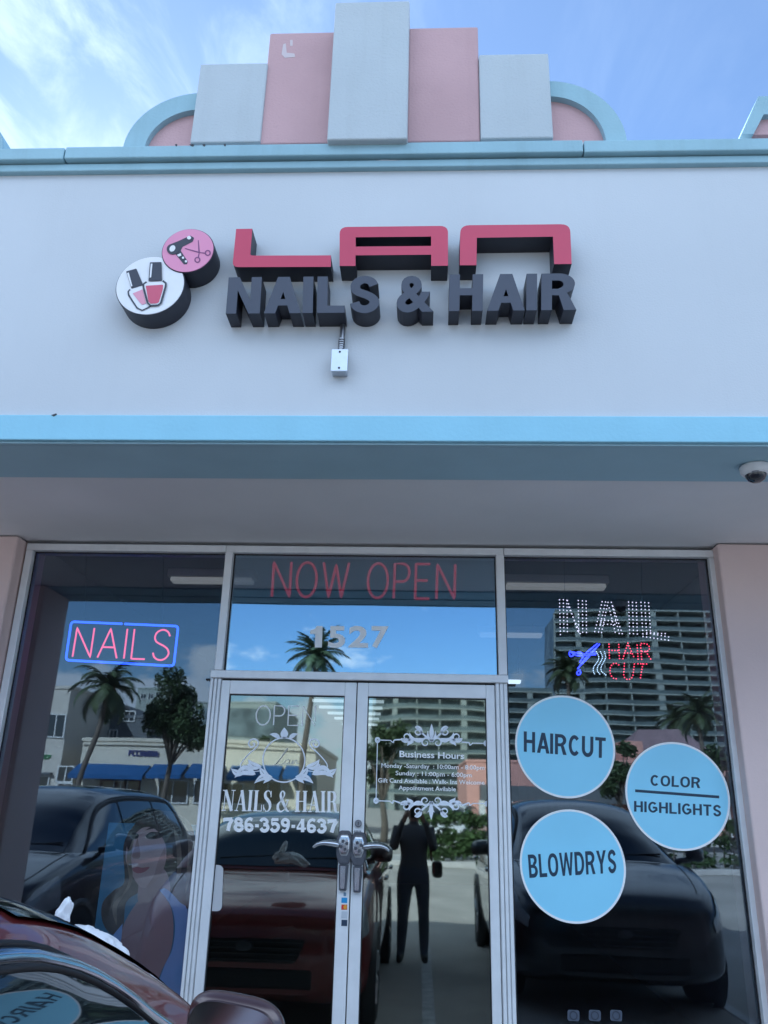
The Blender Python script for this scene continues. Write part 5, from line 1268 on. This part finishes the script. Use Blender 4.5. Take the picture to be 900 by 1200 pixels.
def palm(label, x, y, h, fl, seed=1, lean=0.0, n=26, droop=1.0, thick=0.15):
    rnd = random.Random(seed); t = thing('palm_tree', label, 'palm tree', (x, y, 0), 0, 'palms across the parking lot')
    tr = MB(); pts = catmull([(lean, 0, 0), (lean*0.75, 0, h*0.35), (lean*0.25, 0, h*0.7), (0, 0, h)], 8); k = len(pts)
    tr.tube(pts, [thick*(1.15-0.35*i/(k-1))*(1+0.06*(i % 2)) for i in range(k)], 10); tr.build('trunk', bark, t, True, local=True)
    b = MB(); d_ = MB()
    for i in range(n):
        a = i*2.39996+rnd.random()*0.4; el = R(78-118*(i/n)**0.9+rnd.uniform(-8, 8)); L = fl*(0.85+0.3*rnd.random()); seg = 10
        p_ = Vector((0, 0, h+0.1)); mb = b; pts = [p_.copy()]; e = el
        for s in range(seg):
            p_ = p_+Vector((math.cos(a)*math.cos(e), math.sin(a)*math.cos(e), math.sin(e)))*L/seg; e -= R(9*droop)*(0.5+s/seg); pts.append(p_.copy())
        mb.tube(pts, [0.022-0.0018*s for s in range(len(pts))], 4, caps=False)
        side = Vector((-math.sin(a), math.cos(a), 0))
        for s in range(1, seg+1):
            for q in (0, 0.33, 0.66):
                if s+q > seg: continue
                i0 = min(int(s+q), seg-1); b0 = pts[i0].lerp(pts[i0+1], (s+q)-i0) if i0 < seg else pts[-1]
                tg = (pts[i0+1]-pts[i0]).normalized(); ll = L*0.30*math.sin(math.pi*min(1, 0.12+0.88*(s+q)/seg)**0.75)+0.05
                for sd in (1, -1):
                    tip = b0+side*sd*ll*0.8+tg*ll*0.55+Vector((0, 0, -0.28*ll*(0.6+rnd.random())))
                    wv = tg*0.028*fl; mb.add([b0-wv, b0+wv, tip], [(0, 1, 2)])
    b.build('crown', palm_l, t, local=True)
    bm = MB(); leafy(bm, [((0, 0, h-0.12*fl), 0.17*fl)], 120, 0.10*fl, 1.5, rnd=rnd); bm.build('dry_skirt', palm_d, t, local=True); return t
def hedge(label, x0, x1, y, z0, z1, dep, n, seed):
    rnd = random.Random(seed); b = MB(); cl = []
    k = int((x1-x0)/0.28)
    for i in range(k):
        for j in range(3):
            cl.append(((x0+(i+0.5+rnd.uniform(-.3, .3))*(x1-x0)/k, y+rnd.uniform(-dep/2, dep/2), z0+0.18+(z1-z0-0.35)*j/2+rnd.uniform(-.06, .1)), 0.26))
    leafy(b, cl, n, 0.085, rnd=rnd)
    st = MB()
    t = thing('hedge', label, 'hedge', ((x0+x1)/2, y, z0), 0, 'hedges across the parking aisle'); b.build('foliage', leaf_b, t)
    for i in range(k): st.tube([(x0+(i+.5)*(x1-x0)/k, y, z0), (x0+(i+.6)*(x1-x0)/k, y+0.05, z0+0.6)], 0.02, 5)
    st.build('stems', bark, t)
hedge('dense green hedge by the driveway, reflected in the right door', Q(498, 1000, 20).x, Q(585, 1000, 20).x+0.4, -20.1, 0.12, 1.35, 1.4, 3800, 3)
hedge('long dark green hedge reflected beside the pink pier', Q(640, 1000, 20).x, 12.6, -20.1, 0.12, 1.5, 1.5, 7000, 4)
def at(x, y, D): q = Q(x, y, D); return q.x, -D, q.z
x, y, z = at(372, 768, 36); palm('tall palm reflected in the transom under the street number', x, y, z, 1.75, 11, -0.7, 30, 0.85)
x, y, z = at(127, 806, 30); palm('slim palm reflected under the neon sign, in front of the cream buildings', x, y, z, 1.75, 12, -0.9, 22, 1.35, 0.11)
x, y, z = at(664, 786, 60); palm('dark palm reflected left of the balconied tower', x, y, z, 2.2, 13, 0.2, 26, 1.0)
x, y, z = at(816, 836, 45); palm('palm reflected at the right edge of the right window', x, y, z, 1.9, 14, 0.3, 26, 1.0)
x, y, z = at(790, 842, 62); palm('farther palm reflected above the colour highlights sticker', x, y, z, 1.9, 15, -0.2, 24, 1.0)
x, y, z = at(205, 790, 33); tree('leafy tree with a forked trunk reflected beside the left door jamb', x, y, z, 1.75, 3.0, 9000, 0.25, 21, 0.10)
x, y, z = at(452, 845, 34); tree('dark bushy tree reflected at the left edge of the right door', x, y, z, 1.35, 1.6, 3000, 0.0, 22, 0.13)
x, y, z = at(722, 870, 44); tree('small tree in front of the pink building, reflected between the stickers', x, y, z, 1.2, 1.8, 2400, 0.0, 23, 0.14)
x, y, z = at(842, 880, 40); tree('tree reflected behind the hedge at the right frame', x, y, z, 1.5, 1.8, 2600, 0.0, 24, 0.14)
x, y, z = at(318, 858, 46); tree('broad tree reflected behind the floral door emblem', x, y, z, 1.9, 2.2, 3200, 0.0, 25, 0.17)

# ================================================================== ACROSS THE STREET
cream = mat('cream_render', (0.56, 0.52, 0.45), 0.9, var=0.06, vscale=0.7, streak=0.12); cream2 = mat('ivory_render', (0.62, 0.57, 0.46), 0.9, var=0.06, vscale=0.7, streak=0.08)
greyw = mat('slate_grey_render', (0.13, 0.14, 0.15), 0.9, var=0.1, vscale=0.8); awn = mat('blue_awning_canvas', (0.025, 0.10, 0.27), 0.8, var=0.08, vscale=2)
winm = mat('far_window_glass', (0.03, 0.035, 0.04), 0.08, coat=0.5); frm = mat('white_window_frame', (0.6, 0.6, 0.58), 0.6); pinkb = mat('salmon_render', (0.62, 0.33, 0.27), 0.9, var=0.08, vscale=0.6); roofm = mat('mauve_roof', (0.30, 0.21, 0.22), 0.9, var=0.15, vscale=1.5)
conc_w = mat('pale_tower_concrete', (0.30, 0.33, 0.30), 0.85, var=0.06, vscale=0.1); tglass = mat('tower_glazing', (0.15, 0.185, 0.19), 0.25, var=0.7, vscale=0.35); greenm = mat('green_sign_letters', (0.02, 0.25, 0.05), 0.5); navy = mat('navy_sign_letters', (0.02, 0.03, 0.16), 0.5); doorm = mat('brown_door', (0.16, 0.08, 0.06), 0.5)
def span(xa, xb, yt, D, yb=None):
    a = Q(xa, yt, D); c_ = Q(xb, yt, D); return min(a.x, c_.x), max(a.x, c_.x), a.z
def bld(name, label, xa, xb, yt, D, depth, m, cat='building'):
    x0, x1, z = span(xa, xb, yt, D); t = thing(name, label, cat, ((x0+x1)/2, -D, 0))
    b = MB(); b.bbox(x0, x1, -D-depth, -D, 0.0, z, 0.03); b.build('wall', m, t); 
    b = MB(); b.bbox(x0-0.08, x1+0.08, -D-depth-0.08, -D+0.08, z-0.02, z+0.18, 0.03); b.build('parapet', m, t); return t
def fwin(t, xa, ya, xb, yb, D, m=winm, door_=False):
    a, c_ = Q(xa, ya, D-0.03), Q(xb, yb, D-0.03); x0, x1 = sorted((a.x, c_.x)); z1, z0 = max(a.z, c_.z), max(0.16, min(a.z, c_.z)); Y = -D
    b = MB(); w = 0.07
    for q in ((x0-w, x1+w, z1, z1+w), (x0-w, x1+w, z0-w, z0), (x0-w, x0, z0, z1), (x1, x1+w, z0, z1)): b.box(q[0], q[1], Y+0.001, Y+0.09, q[2], q[3])
    f_ = b.build('window' if not door_ else 'door', frm if not door_ else doorm, t)
    b = MB(); b.box(x0+0.001, x1-0.001, Y+0.001, Y+0.03, z0+0.001, z1-0.001); b.build('pane', m, f_)
    if not door_:
        b = MB(); b.box((x0+x1)/2-0.03, (x0+x1)/2+0.03, Y+0.031, Y+0.07, z0+0.001, z1-0.001); b.build('mullion', frm, f_)
def signage(t, xa, xb, y, hpx, D, m, seed):
    """far letter row too small to read: upright strokes and bars"""
    rnd = random.Random(seed); a, c_ = Q(xa, y, D-0.05), Q(xb, y, D-0.05); z1 = a.z; z0 = Q(xa, y+hpx, D-0.05).z; n = 8; b = MB(); w = (c_.x-a.x)/n
    for i in range(n):
        x0 = a.x+i*w; Y = -D
        b.box(x0+0.06*w, x0+0.30*w, Y+0.001, Y+0.08, z0, z1)
        for zz in rnd.sample([z0, (z0+z1)/2-0.05*(z1-z0), z1-0.22*(z1-z0)], 2): b.box(x0+0.301*w, x0+0.80*w, Y+0.001, Y+0.075, zz, zz+0.22*(z1-z0))
        if rnd.random() < 0.6: b.box(x0+0.60*w, x0+0.80*w, Y+0.001, Y+0.07, z0, z1)
    b.build('sign_lettering', m, t)
# two storey cream building, far left
t = bld('cream_shop', 'two storey cream building with green sign lettering, reflected at the left of the left window', 2, 85, 806, 40, 9, cream)
fwin(t, 59, 838, 74, 862, 40); fwin(t, 30, 840, 50, 862, 40); fwin(t, 26, 911, 54, 938, 40); fwin(t, 70, 900, 84, 917, 40); fwin(t, 69, 920, 82, 938, 40, doorm)
signage(t, 31, 61, 884, 5, 40, greenm, 3)
x0, x1, z = span(24, 58, 908, 39.6); b = MB(); b.box(x0, x1, -40+0.001, -39.7, z, z+0.12); b.build('window_hood', greyw, t)
# grey block behind
t = bld('grey_building', 'slate grey gabled building reflected between the two cream shops', 76, 176, 838, 46, 8, greyw)
x0, x1, z = span(84, 150, 838, 46.2); x2, x3, z2 = span(112, 118, 815, 46.2)
b = MB(); b.prism([[(x0, z), (x1, z), ((x0+x1)/2, z2)]], -54, -46.3); b.build('gable', greyw, t)
fwin(t, 145, 832, 156, 843, 46); fwin(t, 128, 855, 134, 866, 46)
x0, x1, z = span(83, 118, 822, 45.5); b = MB(); b.box(x0, x1, -45.99, -45.5, z-0.1, z+0.06); b.build('canopy', frm, t)
# cream shops with blue awnings
D = 39.0
t = bld('awning_shop', 'low cream shop row with blue awnings, reflected through left window and left door', 98, 372, 867, D, 10, cream2)
def awning(xa, xb, yt, yb, D):
    a, c_ = Q(xa, yt, D), Q(xb, yt, D); z1 = a.z; z0 = Q(xa, yb, D-1.2).z
    b = MB(); x0, x1 = a.x, c_.x; Y0, Y1 = -D+0.001, -D+1.25
    b.add([(x0, Y0, z1), (x1, Y0, z1), (x1, Y1, z0), (x0, Y1, z0), (x0, Y0, z1-0.04), (x1, Y0, z1-0.04), (x1, Y1-0.03, z0-0.2), (x0, Y1-0.03, z0-0.2), (x0, Y0, z0-0.2), (x1, Y0, z0-0.2)],
          [(0, 1, 2, 3), (3, 2, 6, 7), (4, 7, 6, 5), (0, 3, 7, 4), (1, 5, 6, 2)]); b.build('awning', awn, t)
for xa, xb in ((93, 177), (181, 221), (226, 268), (275, 330), (334, 366)): awning(xa, xb, 896, 909, D)
for xa, xb, dd in ((118, 131, 1), (133, 145, 0), (146, 160, 1), (188, 218, 0), (229, 243, 0), (262, 285, 0), (300, 325, 0), (345, 362, 0)): fwin(t, xa, 917, xb, 941, D, winm, bool(dd))
signage(t, 150, 188, 879, 7, D, navy, 5)
x0, x1, z = span(98, 372, 870, D); b = MB(); b.box(x0, x1, -D+0.0831, -D+0.14, z-0.08, z+0.02); b.build('cornice', cream2, t)
# white apartment tower peeping over
t = bld('white_apartments', 'distant white apartment block peeping over the grey building', 160, 196, 806, 120, 14, conc_w)
for k in range(3): fwin(t, 164+9*k, 812, 169+9*k, 818, 120)
t = bld('parking_deck', 'pale banded parking deck reflected low behind the left door emblem', 232, 322, 824, 95, 20, conc_w)
for k in range(4):
    x0, x1, z = span(233, 321, 829+8*k, 94.9); b = MB(); b.box(x0, x1, -94.99, -94.9, z-0.9, z-0.1); b.build('deck_opening', tglass, t)
# pink building across
D = 52
t = bld('pink_building', 'low salmon pink building with white columns, reflected behind the stickers', 545, 872, 893, D, 12, pinkb)
x0, x1, z = span(560, 866, 921, D-1); b = MB(); b.box(x0, x1, -D+0.001, -D+1.5, z-0.9, z); b.build('walkway_shade', greyw, t)
for k in range(9):
    xx = Q(562+36*k, 930, D-1.3).x; b = MB(); b.box(xx-0.2, xx+0.2, -D+1.05, -D+1.45, 0.16, z-0.901); b.build('column', frm, t)
for k in range(8): fwin(t, 566+36*k, 924, 590+36*k, 942, D)
x0, x1, z = span(728, 850, 893, D+2); zt = Q(780, 852, D+4).z
b = MB(); b.add([(x0, -D-1, z-0.1), (x1, -D-1, z-0.1), (x1, -D-11, z-0.1), (x0, -D-11, z-0.1), (x0+2.2, -D-5, zt), (x1-2.2, -D-5, zt)], [(0, 1, 5, 4), (1, 2, 5), (2, 3, 4, 5), (3, 0, 4)]); b.build('hip_roof', roofm, t)
x0, x1, z = span(734, 756, 868, D-0.2); b = MB(); b.bbox(x0, x1, -D-3, -D-0.2, 3, z, 0.03); b.build('pink_gable', pinkb, t)
# balcony towers
def tower(label, xa, xb, yt, D, floors, fh, bays, seed, curve=0.0):
    x0, x1, zt = span(xa, xb, yt, D); t = thing('apartment_tower', label, 'apartment tower', ((x0+x1)/2, -D, 0), 0, 'balcony towers on the skyline'); rnd = random.Random(seed)
    dp = 22; b = MB(); b.box(x0+0.5, x1-0.5, -D-dp, -D, 0, zt); b.build('core', tglass, t)
    n = 14
    for k in range(floors):
        z = zt-k*fh
        if z < 2: break
        b = MB(); o = []
        for i in range(n+1):
            u = i/n; yy = -D+1.9+curve*(1-(2*u-1)**2)
            o.append((x0+(x1-x0)*u, yy))
        vs = [(x, y, z-0.35) for x, y in o]+[(x, y, z) for x, y in o]+[(x, -D, z-0.35) for x, y in o]+[(x, -D, z) for x, y in o]; m_ = n+1
        fs = []
        for i in range(n): fs += [(i, i+1, m_+i+1, m_+i), (m_+i, m_+i+1, 3*m_+i+1, 3*m_+i), (2*m_+i+1, 2*m_+i, i, i+1)[::-1]]
        fs += [(0, m_, 3*m_, 2*m_), (n, 2*m_+n, 3*m_+n, m_+n)]; b.add(vs, fs)
        # railing band
        vs = [(x, y+0.02, z+0.01) for x, y in o]+[(x, y+0.02, z+0.95) for x, y in o]; b.add(vs, [(i, i+1, m_+i+1, m_+i) for i in range(n)], 1)
        b.build('balcony', [conc_w, mat('balcony_rail_glass', (0.13, 0.165, 0.165), 0.3, var=0.3, vscale=0.15)], t)
    for i in range(bays+1):
        x = x0+(x1-x0)*i/bays; w_ = 0.8 if i % 3 == 1 else 0.16; b = MB(); b.box(x-w_, x+w_, -D+0.001, -D+2.0+curve*(1-(2*i/bays-1)**2)-0.3, 0, zt+(0.8 if w_ > 0.5 else -0.02)); b.build('pier', conc_w, t)
    b = MB(); b.box(x0+(x1-x0)*0.35, x0+(x1-x0)*0.6, -D-14, -D-4, zt+0.001, zt+4); b.build('roof_plant', conc_w, t)
tower('tall balconied apartment tower reflected in the upper right window', 646, 905, 719, 240, 22, 2.95, 9, 1, 2.5)
tower('lower balconied apartment tower reflected through the right door and beside it', 436, 646, 806, 235, 11, 2.95, 8, 2, 1.0)

# ================================================================== LIGHT, SKY
SUN_EL, SUN_AZ = 31.0, -26.0      # behind the shop, a little to the left
d = Vector((math.sin(R(SUN_AZ))*math.cos(R(SUN_EL)), math.cos(R(SUN_AZ))*math.cos(R(SUN_EL)), math.sin(R(SUN_EL))))
sun = bpy.data.lights.new('sun', 'SUN'); sun.energy = 5.0; sun.angle = R(0.53); sun.color = (1.0, 0.965, 0.91)
so = bpy.data.objects.new('sun', sun); col.objects.link(so); so.rotation_euler = d.to_track_quat('Z', 'Y').to_euler(); so.location = (0, 20, 40)
w = bpy.data.worlds.new('World'); scene.world = w; w.use_nodes = True; nt = w.node_tree; nt.nodes.clear()
N = lambda t_: nt.nodes.new(t_); Lk = nt.links.new
out = N('ShaderNodeOutputWorld'); bg = N('ShaderNodeBackground'); Lk(bg.outputs[0], out.inputs[0]); bg.inputs[1].default_value = 0.10
sky = N('ShaderNodeTexSky'); sky.sky_type = 'NISHITA'; sky.sun_disc = False; sky.sun_elevation = R(SUN_EL); sky.sun_rotation = R(SUN_AZ); sky.altitude = 0; sky.air_density = 1.0; sky.dust_density = 0.25; sky.ozone_density = 3.0
tc = N('ShaderNodeTexCoord'); sp = N('ShaderNodeSeparateXYZ'); Lk(tc.outputs['Generated'], sp.inputs[0])
def math_(op, a, b_=None, clamp=False):
    m_ = N('ShaderNodeMath'); m_.operation = op; m_.use_clamp = clamp
    for i, v in enumerate((a, b_)):
        if v is None: continue
        if isinstance(v, (int, float)): m_.inputs[i].default_value = v
        else: Lk(v, m_.inputs[i])
    return m_.outputs[0]
def mr(v, a, b_, c_=0, d_=1):
    m_ = N('ShaderNodeMapRange'); m_.interpolation_type = 'SMOOTHSTEP'; Lk(v, m_.inputs[0]); m_.inputs[1].default_value = a; m_.inputs[2].default_value = b_; m_.inputs[3].default_value = c_; m_.inputs[4].default_value = d_; return m_.outputs[0]
X_, Y_, Z_ = sp.outputs
# high wispy cloud, laid on a flat layer
zz = math_('MAXIMUM', Z_, 0.05); u_ = math_('DIVIDE', X_, zz); v_ = math_('DIVIDE', Y_, zz)
cb = N('ShaderNodeCombineXYZ'); Lk(u_, cb.inputs[0]); Lk(v_, cb.inputs[1])
mp = N('ShaderNodeMapping'); mp.inputs['Rotation'].default_value = (0, 0, R(-38)); mp.inputs['Scale'].default_value = (2.6, 1.1, 1); mp.inputs['Location'].default_value = (0.4, 0.15, 0); Lk(cb.outputs[0], mp.inputs['Vector'])
n1 = N('ShaderNodeTexNoise'); n1.inputs['Scale'].default_value = 2.4; n1.inputs['Detail'].default_value = 11; n1.inputs['Roughness'].default_value = 0.6; n1.inputs['Distortion'].default_value = 0.5; Lk(mp.outputs[0], n1.inputs['Vector'])
side = mr(u_, 0.15, -0.75)                       # thicker towards the left, thin veil to the right
cir = math_('MULTIPLY', mr(n1.outputs['Fac'], 0.42, 0.70), math_('ADD', math_('MULTIPLY', side, 0.9), 0.06))
veil = math_('MULTIPLY', mr(Z_, 0.45, 0.8), 0.13)
cir = math_('ADD', cir, veil, True); cir = math_('MULTIPLY', cir, math_('MULTIPLY', mr(Z_, 0.3, 0.6), mr(Y_, -0.3, 0.2)))
# heaped clouds low on the far horizon
az = math_('ARCTAN2', X_, Y_); cb2 = N('ShaderNodeCombineXYZ'); Lk(math_('MULTIPLY', az, 5.0), cb2.inputs[0]); Lk(math_('MULTIPLY', Z_, 9.0), cb2.inputs[1])
n2 = N('ShaderNodeTexNoise'); n2.inputs['Scale'].default_value = 1.5; n2.inputs['Detail'].default_value = 9; n2.inputs['Roughness'].default_value = 0.58; Lk(cb2.outputs[0], n2.inputs['Vector'])
thr = math_('SUBTRACT', n2.outputs['Fac'], mr(Z_, 0.0, 0.28, -0.02, 0.30))
cum = math_('MULTIPLY', mr(thr, 0.36, 0.47), mr(Y_, 0.1, -0.1))
mx1 = N('ShaderNodeMix'); mx1.data_type = 'RGBA'; Lk(cir, mx1.inputs[0]); Lk(sky.outputs[0], mx1.inputs[6]); mx1.inputs[7].default_value = (5.6, 6.0, 6.6, 1)
mx2 = N('ShaderNodeMix'); mx2.data_type = 'RGBA'; Lk(cum, mx2.inputs[0]); Lk(mx1.outputs[2], mx2.inputs[6]); mx2.inputs[7].default_value = (8.0, 8.2, 8.5, 1)
# unseen bright cloud added high over the street to light the shopfront
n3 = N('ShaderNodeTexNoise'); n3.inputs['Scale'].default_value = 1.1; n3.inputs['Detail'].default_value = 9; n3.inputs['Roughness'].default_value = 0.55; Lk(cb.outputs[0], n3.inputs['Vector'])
fill_cloud = math_('MULTIPLY', mr(n3.outputs['Fac'], 0.30, 0.46), math_('MULTIPLY', math_('MULTIPLY', mr(Z_, 0.31, 0.42), mr(Z_, 0.92, 0.7)), mr(Y_, 0.1, -0.2)))
mx3 = N('ShaderNodeMix'); mx3.data_type = 'RGBA'; Lk(fill_cloud, mx3.inputs[0]); Lk(mx2.outputs[2], mx3.inputs[6]); mx3.inputs[7].default_value = (10.5, 11.2, 12.2, 1)
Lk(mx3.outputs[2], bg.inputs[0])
scene.view_settings.view_transform = 'Standard'; scene.view_settings.look = 'None'; scene.view_settings.gamma = 1.0; scene.view_settings.use_curve_mapping = False
scene.view_settings.exposure = 0.98
scene.view_settings.use_white_balance = True; scene.view_settings.white_balance_temperature = 5350; scene.view_settings.white_balance_tint = 6
scene.render.engine = 'CYCLES'; scene.cycles.max_bounces = 10; scene.cycles.transparent_max_bounces = 16; scene.cycles.glossy_bounces = 6; scene.cycles.diffuse_bounces = 4
scene.cycles.use_denoising = True; scene.cycles.caustics_reflective = False; scene.cycles.caustics_refractive = False
